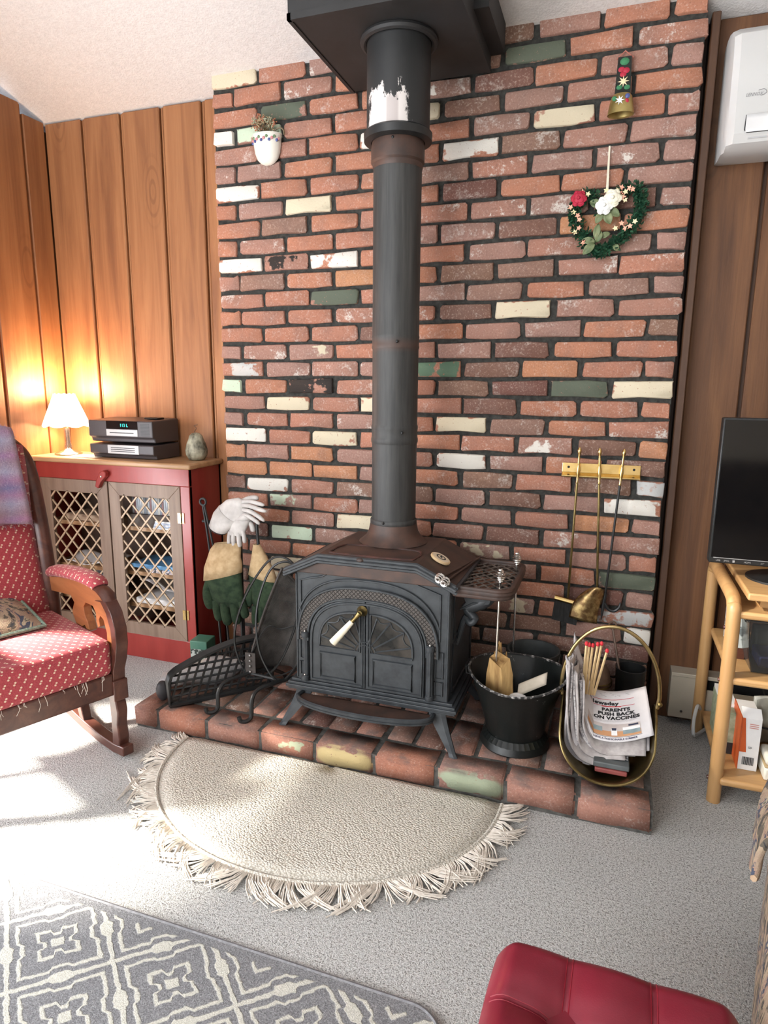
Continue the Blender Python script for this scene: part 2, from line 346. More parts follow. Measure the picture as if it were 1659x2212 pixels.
def smoothpath(pts, n=6, closed=False):
    pts = [Vector(p) for p in pts]; out = []; m = len(pts)
    for i in range(m if closed else m-1):
        p0 = pts[i-1] if (i or closed) else pts[0]; p1 = pts[i]; p2 = pts[(i+1) % m]; p3 = pts[(i+2) % m] if (i+2 < m or closed) else pts[-1]
        for k in range(n):
            t = k/n; out.append(.5*((2*p1)+(-p0+p2)*t+(2*p0-5*p1+4*p2-p3)*t*t+(-p0+3*p1-3*p2+p3)*t**3))
    if not closed: out.append(pts[-1])
    return out
def text(body, fn, size, mat, parent, name='lettering', align='LEFT', bold=0.0, sx=1.0, shear=0, lift=0.0):
    c = bpy.data.curves.new('t', 'FONT'); c.body = body; c.size = size; c.align_x = align; c.offset = bold; c.shear = shear; c.resolution_u = 3; c.space_character = 1+bold*90
    o = bpy.data.objects.new('t', c); COL.objects.link(o); dg = bpy.context.evaluated_depsgraph_get()
    me = bpy.data.meshes.new_from_object(o.evaluated_get(dg)); bpy.data.objects.remove(o); bpy.data.curves.remove(c)
    mb = MB(); mb.v = [Vector(fn(p.co.x*sx, p.co.y)) for p in me.vertices]; mb.f = [tuple(p.vertices) for p in me.polygons]
    bpy.data.meshes.remove(me)
    return mb.build(name, mat, parent, smooth=False)

# ================================================================== the room
def cz(y): return 2.385-.3*y            # sloping ceiling
XL, XR, YB, YF = -.93, 4.2, .1, -4.2
struct(box((XL-.3, YF-.2, -.06), (XR+.2, .3, 0)).build('floor', CARPET, smooth=False))
mb = MB(); a, b = .3, YF-.2
mb.add([(XL-.3, a, cz(a)), (XR+.2, a, cz(a)), (XR+.2, b, cz(b)), (XL-.3, b, cz(b)), (XL-.3, a, cz(a)+.1), (XR+.2, a, cz(a)+.1), (XR+.2, b, cz(b)+.1), (XL-.3, b, cz(b)+.1)],
       [(0, 3, 2, 1), (4, 5, 6, 7), (0, 1, 5, 4), (1, 2, 6, 5), (2, 3, 7, 6), (3, 0, 4, 7)])
struct(mb.build('ceiling', CEIL, smooth=False))
wb = struct(box((XL-.12, YB+.012, 0), (XR, YB+.1, cz(YB)+.02)).build('wall_back', TRIMW, smooth=False))
def plank(parent, lo, hi, name='plank', m=PANEL, bev=.004):
    c = [(p+q)/2 for p, q in zip(lo, hi)]
    o = box(lo, hi).build(name, m, parent, bev=bev, seg=1, smooth=False); return o
xs = [-.93, -.714, -.508, -.302, -.100, .02]
for i in range(5):
    plank(wb, (xs[i]+.004, YB-.008, .0), (xs[i+1]-.016, YB+.012, cz(YB)-.004))
for x in xs[1:5]: plank(wb, (x-.013, YB+.001, 0), (x+.001, YB+.012, cz(YB)-.004))
plank(wb, (1.757, YB-.075, 0), (1.782, YB+.012, cz(YB)-.01), 'corner_trim', TRIMW, .003)
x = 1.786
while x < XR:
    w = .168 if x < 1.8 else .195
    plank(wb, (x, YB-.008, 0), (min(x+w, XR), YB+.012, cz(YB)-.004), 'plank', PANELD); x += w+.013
wl = MB()
wl.box((XL-.1, -.95, 0), (XL-.012, .2, cz(.2)))
wl.box((XL-.1, -2.15, 0), (XL-.012, -.95, .18)).box((XL-.1, -2.15, 1.26), (XL-.012, -.95, cz(-1.0)))
wl.box((XL-.1, -3.1, 0), (XL-.012, -2.15, cz(-2.15))).box((XL-.1, -3.9, 2.02), (XL-.012, -3.1, cz(-3.1))).box((XL-.1, YF, 0), (XL-.012, -3.9, cz(-3.9)))
wl = struct(wl.build('wall_left', TRIMW, smooth=False))
ys = [YB-.008, -.035, -.247, -.459, -.671, -.883]
for i in range(5): plank(wl, (XL-.012, ys[i+1]+.007, 0), (XL+.008, ys[i]-.007, cz(ys[i])-.004))
for y in ys[1:5]: plank(wl, (XL-.012, y-.007, 0), (XL-.002, y+.007, cz(y)-.004))
struct(box((XR, YF, 0), (XR+.1, .2, cz(YF))).build('wall_right', WALLW, smooth=False))
mb = box((XL-.1, YF-.1, 0), (XR+.1, YF, .95)); mb.box((XL-.1, YF-.1, 2.5), (XR+.1, YF, cz(YF))); mb.box((XL-.1, YF-.1, .95), (-.9, YF, 2.5)); mb.box((1.7, YF-.1, .95), (XR+.1, YF, 2.5))
struct(mb.build('wall_front', WALLW, smooth=False))
def frame(name, pts):
    mb = MB()
    for lo, hi in pts: mb.box(lo, hi)
    return struct(mb.build(name, WHITEP, smooth=False))
frame('window_1', [((XL-.08, -2.15, .18), (XL-.03, -2.11, 1.26)), ((XL-.08, -.99, .18), (XL-.03, -.95, 1.26)), ((XL-.08, -2.15, .18), (XL-.03, -.95, .22)), ((XL-.08, -2.15, 1.22), (XL-.03, -.95, 1.26))])

# ------------------------------------------------------------------ brick chimney wall
PT, CH, ZT, WW = .2063, .0677, 2.40, 1.744
wc = struct(box((.004, .011, .0), (WW-.004, YB+.012, cz(0)+.01)).build('wall_chimney', MORTAR, smooth=False))
def brick_mesh(name, L, H, D, seed, rough=.0075):
    rnd = random.Random(seed); hx, hz = L/2, H/2; r = .0045
    def ring(ins, y, jit):
        out = []
        for sx, sz, cs in ((-1, -1, 0), (1, -1, 1), (1, 1, 2), (-1, 1, 3)):
            a0 = [pi, 1.5*pi, 0, .5*pi][cs]; rr = r*(.6+rnd.random()*1.3)
            cx, cy = sx*(hx-ins-rr), sz*(hz-ins-rr)
            for k in range(2):
                a = a0+(.5*pi)*k; out.append(Vector((cx+rr*cos(a)+rnd.uniform(-jit, jit), y, cy+rr*sin(a)+rnd.uniform(-jit, jit))))
            if cs in (0, 2):
                mx = 0+rnd.uniform(-.03, .03); out.append(Vector((mx*(1 if cs else 1), y, sz*(-1 if cs == 0 else 1)*(-1 if cs == 0 else 1)*(hz-ins)+rnd.uniform(-jit, jit))))
        return out
    st = rnd.getstate(); back = ring(0, D, 0); rnd.setstate(st); mid = ring(0, .004, rough*.5); rnd.setstate(st); front = ring(.003, 0, rough*.3)
    mb = MB().rings([back, mid, front], (False, True))
    me = bpy.data.meshes.new(name); me.from_pydata([tuple(p) for p in mb.v], [], mb.f)
    bm = bmesh.new(); bm.from_mesh(me); bmesh.ops.recalc_face_normals(bm, faces=bm.faces); bm.to_mesh(me); bm.free()
    for p in me.polygons: p.use_smooth = True
    me.set_sharp_from_angle(angle=radians(50)); return me
JH, JV = .0128, .0122
FULL = [brick_mesh('brick_full', PT-JV, CH-JH, .03, i) for i in range(8)]
HALF = [brick_mesh('brick_half', PT/2-JV, CH-JH, .03, 50+i) for i in range(4)]
for me in FULL+HALF: me.materials.append(BRICK)
# clay tone, lime bloom, paint colour, paint coverage
CR, WH, GR, MI, KK, GW = (.62, .545, .40), (.70, .67, .61), (.100, .118, .085), (.50, .60, .46), (.022, .017, .015), (.50, .50, .49)
KIND = {'r': (.64, .42), 'd': (.08, .4), 'p': (.42, .6), 'b': (.25, .5), 'o': (.90, .2), 's': (.5, 1.6), 'n': (.28, .85),
        'w': (.6, .1, WH, .88), 'c': (.62, .1, CR, .97), 'g': (.4, .3, GR, .94), 'm': (.5, .2, MI, .9), 'k': (.6, .1, KK, .87), 'K': (.6, .3, KK, .68),
        'C': (.45, .3, CR, .56), 'x': (.42, .6, WH, .54), 'G': (.6, .1, (.10, .17, .11), .75), 'v': (.5, .6, GW, .72), 'M': (.5, .3, MI, .6)}
ROWS = '''crsrrnprr rrsrrbgrs grsrxdrpp'''.split()
ROWS = ['crsrrnprr', 'rrsrrbgrs', 'rgrrxdrpp', 'wmrrcdppr', 'pprwrncrp', 'sprrrwnpp', 'wrrrbspsp', 'rpcrrdrrp', 'rnrrssnds', 'rsrrppdor',
        'wKwrrsppp', 'sbrorbbss', 'srgrpnrbp', 'rrrssdcpp', 'rrrdrpprb', 'psCrspdrs', 'vssssdorr'.replace('vssssdorr', 'vsssGdorr'), 'mrkrrbdgc', 'scrcrdrrr', 'prrsrcbrs',
        'wscrrsxdo', 'opoprwprd', 'oooprbrdv', 'dwpnbpdpw', 'rMrprpCop', 'rrpcrpdsp', 'dmprrCrpr', 'rrrrrrCrg', 'rcrrrrrdp', 'bcrrrbCrv', 'drrrrbdpw', 'drprrbbdd', 'bdrdrbdCb', 'dbrdbdbdd']
rb = random.Random(3)
for k in range(34):
    row = ROWS[k]; odd = k % 2; z = ZT-(k+.5)*CH; n = 0
    for i in range(9):
        half = (i == 8 and not odd) or (i == 0 and odd)
        L = PT/2 if half else PT
        x0 = (i*PT) if not odd else (0 if i == 0 else PT/2+(i-1)*PT)
        me = rb.choice(HALF if half else FULL)
        hidden = z-.03 < .56 and .66 < x0 and x0+L < 1.10     # behind the stove body: only the coursing shows
        o = bpy.data.objects.new('brick', me); COL.objects.link(o); o.parent = wc; ORG[o.name] = Vector((0, 0, 0))
        o.location = Vector((x0+L/2-JV/2+.001+rb.uniform(-.003, .003), rb.uniform(-.003, .003), z+rb.uniform(-.0015, .0015)))-ORG[wc.name]
        o.rotation_euler = (0, rb.uniform(-.006, .006), 0); o.scale = (rb.uniform(.965, 1.015), 1, rb.uniform(.95, 1.03))
        kd = KIND[row[i]]
        o['tone'] = min(1, max(0, kd[0]+rb.uniform(-.10, .10))); o['bloom'] = kd[1]*rb.uniform(.6, 1.2)
        o.color = (*kd[2], kd[3]) if len(kd) > 2 else (.7, .66, .6, 0)
        if hidden: bpy.data.objects.remove(o)

# ------------------------------------------------------------------ brick hearth
HZ = .08
he = struct(box((.004, -.641, 0), (WW-.004, .011, HZ-.0045)).build('hearth', M('grey hearth mortar', (.05, .048, .043), (.11, .105, .095), 50, .95, bump=.6, bscale=100), smooth=False))
def hbrick_mesh(L, Wd, H, seed):
    rnd = random.Random(seed); bm = bmesh.new(); bmesh.ops.create_cube(bm, size=1)
    for v in bm.verts: v.co = Vector((v.co.x*L, v.co.y*Wd, v.co.z*H))
    bmesh.ops.subdivide_edges(bm, edges=[e for e in bm.edges if abs(e.verts[0].co.x-e.verts[1].co.x) > L*.5], cuts=2)
    for v in bm.verts: v.co += Vector((rnd.uniform(-.002, .002), rnd.uniform(-.002, .002), rnd.uniform(-.002, .002)))
    bmesh.ops.bevel(bm, geom=[e for e in bm.edges if e.calc_face_angle(0) > .8], offset=.0055, segments=2, affect='EDGES')
    me = bpy.data.meshes.new('hearth_brick'); bm.to_mesh(me); bm.free()
    for p in me.polygons: p.use_smooth = True
    me.materials.append(HBRICK); return me
HS = [hbrick_mesh(PT-.009, .094, .072, i) for i in range(4)]; HH = [hbrick_mesh(.199, .0945, .050, 20+i) for i in range(4)]
def hbrick(me, x, y, z, rz, tone, bloom, paint=None, cov=0):
    o = bpy.data.objects.new('hearth_brick', me); COL.objects.link(o); o.parent = he
    o.location = Vector((x, y, z+rb.uniform(-.002, .003)))-ORG[he.name]; o.rotation_euler = (rb.uniform(-.01, .01), rb.uniform(-.008, .008), rz+rb.uniform(-.01, .01))
    o['tone'] = tone; o['bloom'] = bloom; o.color = (*(paint or (.5, .5, .5)), cov)
fr = [(.62, 0, None, 0), (.5, .05, None, 0), (.55, 0, (.42, .48, .33), .62), (.5, .1, (.60, .49, .24), .97), (.62, 0, None, 0), (.45, .1, (.34, .40, .28), .97), (.5, .1, None, 0), (.5, .4, None, 0)]
hbrick(HS[0], .046, -.55, .042, pi/2, .5, .2)
for i, (tn, bl, pc, cv) in enumerate(fr): hbrick(HS[i % 4], .098+.1029+i*.2055, -.600, .043, 0, tn, bl, pc, cv)
for r in range(3):
    y = -.443-.206*(-r) if False else -.445+.206*r
    n = 17
    for i in range(n):
        x = .055+i*.1015
        if r == 0 and i == 0: continue
        if r < 3: hbrick(rb.choice(HH), x+rb.uniform(-.003, .003), y, HZ-.025, pi/2, rb.choice([.02, .1, .15, .2, .3, .5]), rb.choice([.2, .5, .9, 1.3]))

# ================================================================== chimney support box and stove pipe
t = thing('chimney_support_box', 'charcoal steel chimney support box hanging from the white ceiling', 'chimney box', (.84, -.25, 2.257))
mb = MB()
def wall4(x0, y0, x1, y1, z0): # open-topped box cut by the sloping ceiling
    vs = [(x0, y0, z0), (x1, y0, z0), (x1, y1, z0), (x0, y1, z0), (x0, y0, cz(y0)+.01), (x1, y0, cz(y0)+.01), (x1, y1, cz(y1)+.01), (x0, y1, cz(y1)+.01)]
    return vs, [(0, 1, 5, 4), (1, 2, 6, 5), (2, 3, 7, 6), (3, 0, 4, 7), (4, 5, 6, 7), (3, 2, 1, 0)]
mb.add(*wall4(.592, -.505, 1.09, -.012, 2.262)); mb.build('sides', BLACKM, t, smooth=False)
mb = MB(); mb.box((.60, -.497, 2.253), (1.082, -.012, 2.262)); mb.build('bottom_plate', BLACKM, t, smooth=False)
mb = MB()
for lo, hi in (((.590, -.508, 2.250), (.602, -.012, 2.268)), ((1.080, -.508, 2.250), (1.092, -.012, 2.268)), ((.590, -.508, 2.250), (1.092, -.496, 2.268))): mb.box(lo, hi)
mb.build('rim', BLACKM, t, smooth=False)
struct(MB().box((1.09, -.3, 2.30), (1.135, -.012, 2.388)).build('trim_1', BLACKM, smooth=False))

PX, PY = .863, -.30
def peel():
    mt = bpy.data.materials.new('peeling black paint over white enamel'); n = NT(mt); x, y, z = n.xyz(n.co()); P = n.co(); z = n.m('SUBTRACT', z, 1.285)
    hgt = n.m('SUBTRACT', n.noise(n.map(P, (1.6, 1, .7)), 14, 6, .75), .5)
    lim = n.m('ADD', z, n.m('MULTIPLY', hgt, -.30))
    m1 = n.m('MULTIPLY', n.step(lim, .112, .102), n.step(y, -.055, -.075))
    m1 = n.m('MULTIPLY', m1, n.step(n.m('ADD', n.m('ABSOLUTE', n.m('ADD', x, .012)), n.m('MULTIPLY', hgt, .10)), .068, .060))
    streak = n.m('MULTIPLY', n.step(n.m('ABSOLUTE', n.m('SUBTRACT', x, .012)), .022, .014), n.step(z, .10, .08))
    c = n.mix(m1, (.015, .016, .017), n.mix(n.m('MULTIPLY', streak, .5), (.64, .60, .58), (.25, .20, .20)))
    n.set(Base_Color=c, Roughness=.55); n.bump(n.noise(P, 60, 3), .1, .002); return mt
t = thing('stove_pipe', 'black stove pipe rising from the stove to the ceiling box', 'stove pipe', (PX, PY, .69))
def pipemat():
    mt = bpy.data.materials.new('sooty black pipe'); n = NT(mt); P = n.co(); z = n.xyz(P)[2]
    g = n.noise(n.map(P, (1, 1, .05)), 60, 4, .7); big = n.noise(P, 5, 4)
    c = n.ramp(g, [(.35, (.020, .021, .021)), (.6, (.042, .042, .041)), (.75, (.062, .060, .057))])
    rust = n.m('MAXIMUM', n.step(n.m('ABSOLUTE', n.m('SUBTRACT', z, 1.26)), .035, .0), n.m('MAXIMUM', n.step(n.m('ABSOLUTE', n.m('SUBTRACT', z, .66)), .03, 0), n.step(z, .08, .0)))
    c = n.mix(n.m('MULTIPLY', n.m('MULTIPLY', rust, .75), n.step(big, .3, .6)), c, (.075, .042, .032))
    n.set(Base_Color=c, Roughness=.58); n.bump(g, .08, .002); return mt
PIPE = pipemat()
def lat(prof): return MB().lathe(prof, (PX, PY, 0), 40, cap=(False, False))
lat([(.119, .690), (.114, .694), (.097, .708), (.086, .728), (.081, .752), (.079, .758)]).build('flue_collar', IRONR, t)
lat([(.076, .755), (.076, 1.035)]).build('lower_section', PIPE, t)
lat([(.0775, .750), (.0805, .755), (.0805, .768), (.0775, .772)]).build('base_band', PIPE, t)
lat([(.0768, 1.030), (.0792, 1.036), (.0792, 1.046), (.0772, 1.052), (.0772, 1.075), (.0785, 1.080), (.0785, 1.088), (.0762, 1.094), (.0762, 1.345)]).build('middle_section', PIPE, t)
lat([(.0772, 1.340), (.0788, 1.346), (.0772, 1.352), (.0772, 1.372), (.0786, 1.378), (.0772, 1.384), (.0765, 1.50), (.0765, 1.90)]).build('upper_section', PIPE, t)
lat([(.0772, 1.885), (.079, 1.892), (.079, 1.90), (.084, 1.906), (.084, 1.945), (.081, 1.965)]).build('adapter', IRONR, t)
mb = lat([(.084, 1.962), (.106, 1.966), (.107, 1.988), (.100, 1.994)])
mb.build('collar', BLACK, t)
lat([(.098, 1.985), (.098, 2.255)]).build('chimney_section', peel(), t)
mb = MB()
mb.tube([(PX+.108*cos(a), PY+.108*sin(a), 2.244) for a in [2*pi*i/40 for i in range(40)]], .011, 8, closed=True); mb.build('ceiling_ring', BLACKM, t)
for a, z in ((-1.45, 1.955), (-1.2, 1.36), (-1.7, .766), (-.95, 1.07)):
    MB().ball((PX+.081*cos(a), PY+.081*sin(a), z), .005, 8, 5).build('screw', BLACK, t)

# ================================================================== wood stove
SX, SY = .858, -.54
t = thing('wood_stove', 'blue-black cast iron wood stove with arched double doors on brick hearth', 'wood stove', (SX, -.37, HZ))
YBk = -.185
F3 = lambda x, z, d: (x, SY-d, z)                       # front-plane mapper: d = proud of the front
body = box((.602, SY, .235), (1.13, YBk, .622)).build('body', IRON, t, bev=.006)
mb = MB().prism([(.602, .615), (1.13, .615), (1.02, .672), (.70, .672)], lambda x, z, y: (x, y, z), SY+.004, YBk); mb.build('upper_body', IRON, t, smooth=False)
# mansard top
def lid(x0, x1, xa, xb, z0, z1, y0, y1): return [(x0, z0), (x0+.004, z0-.0), (x1, z0), (xb, z1), (xa, z1)]
mb = MB(); pr = [(.576, .618), (1.146, .618), (1.146, .628), (1.024, .688), (.694, .688), (.576, .628)]
mb.prism(pr, lambda x, z, y: (x, y, z), SY-.010, YBk-.01); top = mb.build('top_plate', IRONR, t, smooth=False, bev=.003)
for k, (pd, dz) in enumerate(((.018, 0), (.024, -.010), (.020, -.020))):   # stepped edge moulding
    pts = [(.574-.002*k, SY-pd, .627+dz), (.693, SY-pd, .684+dz), (1.025, SY-pd, .684+dz), (1.148+.002*k, SY-pd, .627+dz)]
    MB().tube(pts, .0062, 6).build('edge_moulding', IRON, t)
for x, s in ((.574, 1), (1.148, 1)):
    MB().tube([(x, SY-.018, .622), (x, YBk, .622)], .0075, 6).build('edge_moulding', IRON, t)
gr = [(.745, -.532), (.975, -.532), (1.004, -.50), (1.004, -.44), (.965, -.405), (.76, -.405), (.722, -.44), (.720, -.50)]
MB().tube(smoothpath([(x, y, .6885) for x, y in gr], 3, True), .0042, 6, closed=True).build('griddle_groove', M('dark rusty groove', (.03, .015, .012), (.09, .03, .022), 20, .6), t)
MB().ball((.84, SY-.022, .682), .013, 10, 6, (1, .6, .6)).build('griddle_tab', IRONR, t)
# base moulding
for k, (g, z0, z1) in enumerate(((.0, .205, .216), (.006, .214, .224), (.0, .222, .232), (-.010, .230, .240))):
    box((.575-g, SY-.016-g, z0), (1.156+g, YBk+.005, z1)).build('base_moulding', IRON, t, smooth=False, bev=.002)
# arch
CX0, CZ0 = .855, .385
def sup(a, b, th, e=.78):
    c, s_ = cos(th), sin(th)
    return CX0+a*(abs(c)**e)*(1 if c > 0 else -1), CZ0+b*(abs(s_)**e)
def archpts(a, b, n=28, leg=0): 
    p = [sup(a, b, pi*i/n) for i in range(n+1)]
    return ([(CX0+a, CZ0-leg)] if leg else [])+p+([(CX0-a, CZ0-leg)] if leg else [])
def archband(a0, b0, a1, b1, d0, d1, name, m, n=28, wave=None):
    o_, i_ = archpts(a1, b1, n), archpts(a0, b0, n); mb = MB()
    rs = [[F3(*i_[k], d0), F3(*o_[k], d0), F3(*o_[k], d1), F3(*i_[k], d1)] for k in range(n+1)]
    mb.rings(rs, (True, True)); return mb.build(name, m, t, smooth=False)
def hatch():
    mt = bpy.data.materials.new('cross hatched cast band'); n = NT(mt); x, y, z = n.xyz(n.co())
    a = n.m('PINGPONG', n.m('ADD', n.m('MULTIPLY', x, 70), n.m('MULTIPLY', z, 70)), .5); b = n.m('PINGPONG', n.m('SUBTRACT', n.m('MULTIPLY', x, 70), n.m('MULTIPLY', z, 70)), .5)
    h = n.step(n.m('MINIMUM', a, b), .0, .16); n.set(Base_Color=n.mix(h, (.022, .018, .016), (.068, .058, .052)), Roughness=.55); n.bump(h, .8, .003); return mt
archband(.206, .163, .238, .197, 0, .010, 'hatched_arch', hatch())
MB().tube([F3(*p, .010) for p in archpts(.240, .200)], .0045, 6).build('arch_moulding', IRON, t)
MB().tube([F3(*p, .010) for p in archpts(.205, .162)], .0045, 6).build('arch_moulding', IRON, t)
MB().tube([F3(*p, .004) for p in archpts(.252, .226, 28)][3:-3], .0035, 6).build('arch_moulding', IRON, t)
# raised frames in the upper spandrels
fr_ = [(.622, .435), (.622, .590), (.66, .601), (.70, .610), (.75, .640), (.80, .651), (.86, .654), (.93, .650), (.98, .640), (1.03, .612), (1.06, .603), (1.098, .592), (1.098, .440), (1.064, .440)]
MB().tube([F3(x, z, .002) for x, z in fr_], .0035, 6).build('panel_moulding', IRON, t)
MB().tube([F3(x, z, .002) for x, z in ((.622, .435), (.650, .435), (.652, .455))], .0035, 6).build('panel_moulding', IRON, t)
MB().tube([F3(x, z, .002) for x, z in ((1.064, .440), (1.060, .458))], .0035, 6).build('panel_moulding', IRON, t)
def rframe(x0, z0, x1, z1, r=.0035, d=.002, name='panel_moulding', par=None, m=IRON):
    return MB().tube([F3(x, z, d) for x, z in ((x0, z0), (x1, z0), (x1, z1), (x0, z1))], r, 6, closed=True).build(name, m, par or t)
for x0, x1 in ((.618, .640), (1.086, 1.110)):
    for z0, z1 in ((.318, .405), (.240+.02, .305)): rframe(x0, z0, x1, z1)
for x in (.606, 1.124): MB().tube([F3(x, .245, 0), F3(x, .61, 0)], .004, 6).build('corner_bead', IRON, t)
MB().prism([sup(.2035, .1635, pi*i/28) for i in range(29)]+[(CX0-.2035, .241), (CX0+.2035, .241)], F3, 0, .0025).build('door_gap_shade', PRINT, t, smooth=False)  # black sheet behind the doors paints in the shade of their gap
# doors
GLASSD = M('sooty stove glass', (.012, .012, .011), (.06, .052, .044), 14, .12)
def door(sgn):
    e = .001; n = 14; arch = [sup(.198, .158, pi/2-sgn*(pi/2)*i/n) for i in range(n+1)]
    arch[0] = (CX0+sgn*e, arch[0][1]); zb = .246
    poly = arch+[(CX0+sgn*.198, zb), (CX0+sgn*e, zb)]
    d = MB().prism(poly, F3, 0, .012).build('door', IRON, t, smooth=False, bev=.002)
    MB().tube([F3(x, z, .013) for x, z in [sup(.190, .150, pi/2-sgn*(pi/2)*i/n) for i in range(n+1)]+[(CX0+sgn*.190, zb+.008), (CX0+sgn*.012, zb+.008)]], .0045, 6).build('door_moulding', IRON, d)
    # fan window
    win = [(CX0+sgn*.018, CZ0-.012)]+[(CX0+sgn*max(.018, abs(x-CX0)), z) for x, z in [sup(.160, .120, pi/2-sgn*(pi/2)*i/n) for i in range(n+1)]]+[(CX0+sgn*.160, CZ0-.012)]
    MB().prism(win, F3, .0122, .0135).build('window_pane', GLASSD, d, smooth=False)
    MB().tube([F3(x, z, .014) for x, z in win], .0045, 6, closed=True).build('window_frame', IRON, d)
    for k in range(1, 5):
        th = pi/2-sgn*(pi/2)*(k/4.6); c, s_ = cos(th), sin(th)
        r1 = 1/(((abs(c)/.157)**2.6+(abs(s_)/.117)**2.6)**(1/2.6))
        MB().tube([F3(CX0+.036*c, CZ0-.012+.036*s_, .015), F3(CX0+r1*c, CZ0+r1*s_-.006, .015)], .0028, 5).build('muntin', IRON, d)
        if k < 4:
            th2 = pi/2-sgn*(pi/2)*((k+1)/4.6)
            def tip(tt, q=1.0):
                c, s_ = cos(tt), sin(tt); r = q/(((abs(c)/.157)**2.6+(abs(s_)/.117)**2.6)**(1/2.6)); return F3(CX0+r*c, CZ0+r*s_-.006, .015)
            MB().tube([tip(th), tip((th*2+th2)/3, .90), tip((th+th2*2)/3, .90), tip(th2)], .002, 5).build('scallop', IRON, d)
    for rr in (.036, .026): MB().tube([F3(CX0+rr*cos(a), CZ0-.012+rr*sin(a), .015) for a in [pi/2-sgn*(pi/2)*i/8 for i in range(9)]], .002, 5).build('hub_ring', IRON, d)
    x0, x1 = (CX0-.155, CX0-.022) if sgn < 0 else (CX0+.022, CX0+.155)
    x0, x1 = (CX0-.158, CX0-.035) if sgn < 0 else (CX0+.028, CX0+.158)
    rframe(x0, .266, x1, .352, .0055, .013, 'lower_panel_moulding', d)
    MB().tube([F3(CX0+sgn*.010, .25, .013), F3(CX0+sgn*.010, .535, .013)], .003, 6).build('centre_bead', IRON, d)
    return d
door(-1); dr = door(1)
# hinges
mb = MB(); 
for k in range(5):
    a = 2*pi*k/5; mb.tube([(1.072+.006*cos(a), SY-.016+.006*sin(a), .262), (1.072+.006*cos(a), SY-.016+.006*sin(a), .412)], .0055, 6)
mb.build('hinge_column', IRON, t)
for x, z in ((1.072, .416), (1.072, .252), (.642, .405), (.640, .250)):
    MB().lathe([(.0135, 0), (.0145, .006), (.0135, .014), (.009, .018)], (x, SY-.014, z-.006), 12).build('hinge_cap', IRON, t); MB().ball((x, SY-.018, z+.014), .0042, 8, 5).build('hinge_pin', CHROME, t)
MB().tube([(.642, SY-.008, .262), (.642, SY-.008, .405)], .009, 8).build('hinge_column', IRON, t)
# handle
h = MB().lathe([(.016, 0), (.018, .006), (.012, .012), (.008, .022), (.009, .030)], (.846, SY-.012, .514), 14, (0, -1, 0)).build('door_handle', OLDBRASS, t)
p0 = Vector((.846, SY-.040, .514)); p1 = Vector((.768, SY-.075, .418)); dd = (p1-p0)
MB().tube([p0, p0+dd*.18, p0+dd*.3], [.010, .006, .008], 10).build('handle_shank', OLDBRASS, h)
MB().tube([p0+dd*.28, p0+dd*.36, p0+dd*.7, p1], [.0085, .0095, .012, .0135], 14).build('handle_grip', PORC, h)
# ash lip
outl = [(.628+.0, SY-.012)]+[(.855-.235*cos(pi*i/18), SY-.016-.085*sin(pi*i/18)**.75) for i in range(1, 18)]+[(1.085, SY-.012)]
mb = MB().prism(outl, lambda x, y, z: (x, y, z), .186, .194); mb.build('ash_lip', IRONR, t, smooth=False)
for r, z in ((.0075, .197), (.006, .187)):
    MB().tube([(x, y, z) for x, y in outl], r, 6).build('ash_lip_rim', IRON, t)
# legs
def leg(x, y, sx, sy):
    prof = [(0, .222, .044), (.006, .19, .040), (.020, .15, .030), (.036, .115, .021), (.046, .092, .014), (.052, .085, .017), (.054, HZ, .017)]
    rs = []
    for o_, z, w in prof:
        cx, cy = x+sx*o_, y+sy*o_*.8
        rs.append([(cx-sx*w*1.2, cy-sy*.006, z), (cx+sx*.006, cy-sy*.006*0-sy*w*0, z), (cx+sx*.006, cy+sy*.006, z), (cx-sx*w*.2, cy+sy*.010, z), (cx-sx*w*1.2, cy+sy*.006, z), (cx-sx*w*.9, cy, z)])
    MB().rings(rs).build('leg', IRON, t, smooth=False)
for sx in (-1, 1):
    leg(.612 if sx < 0 else 1.115, SY+.004, sx, -1); leg(.612 if sx < 0 else 1.115, YBk-.03, sx, 1)
# right side panel moulding
for z0, z1 in ((.26, .42), (.44, .59)): MB().tube([(1.131, y, z) for y, z in ((SY+.04, z0), (YBk-.04, z0), (YBk-.04, z1), (SY+.04, z1))], .004, 6, closed=True).build('side_panel_moulding', IRON, t)
# warming shelf
sh = [(1.140, -.535)]+[(1.262+.045*sin(a), -.490-.045*cos(a)) for a in [pi/2*i/6 for i in range(7)]]+[(1.307-.0, -.24)]+[(1.267+.04*cos(a), -.235+.04*sin(a)) for a in [pi/2*i/5 for i in range(6)]]+[(1.140, -.195)]
shelf = MB().tube([(x, y, .619) for x, y in sh], .0085, 8, closed=True).build('warming_shelf', IRONR, t)
for dz, r in ((-.010, .0095), (-.021, .0075)): MB().tube([(x, y, .619+dz) for x, y in sh], r, 8, closed=True).build('shelf_rim', IRONR, shelf)
mb = MB()
def clipx(x, y): return 1.145 <= x <= 1.300 and -.53 <= y <= -.2
for fam in (1, -1):
    c = -2.2
    while c < 2.4:
        pts = []
        for i in range(200):
            x = 1.143+.160*i/199; y = fam*(x-1.2)*1.25+c*.5-.35
            lim = -.532+max(0, (x-1.268))*1.0
            if lim <= y <= -.199: pts.append((x, y))
        if len(pts) > 8: mb.tube([(*pts[0], .612), (*pts[-1], .612)], .0030, 4)
        c += .088
mb.build('shelf_grid', M('glinting grid iron', (.07, .055, .045), (.17, .14, .12), 40, .45, .3), shelf, kind='stuff')  # bars paler than the other iron, their glint put into the colour
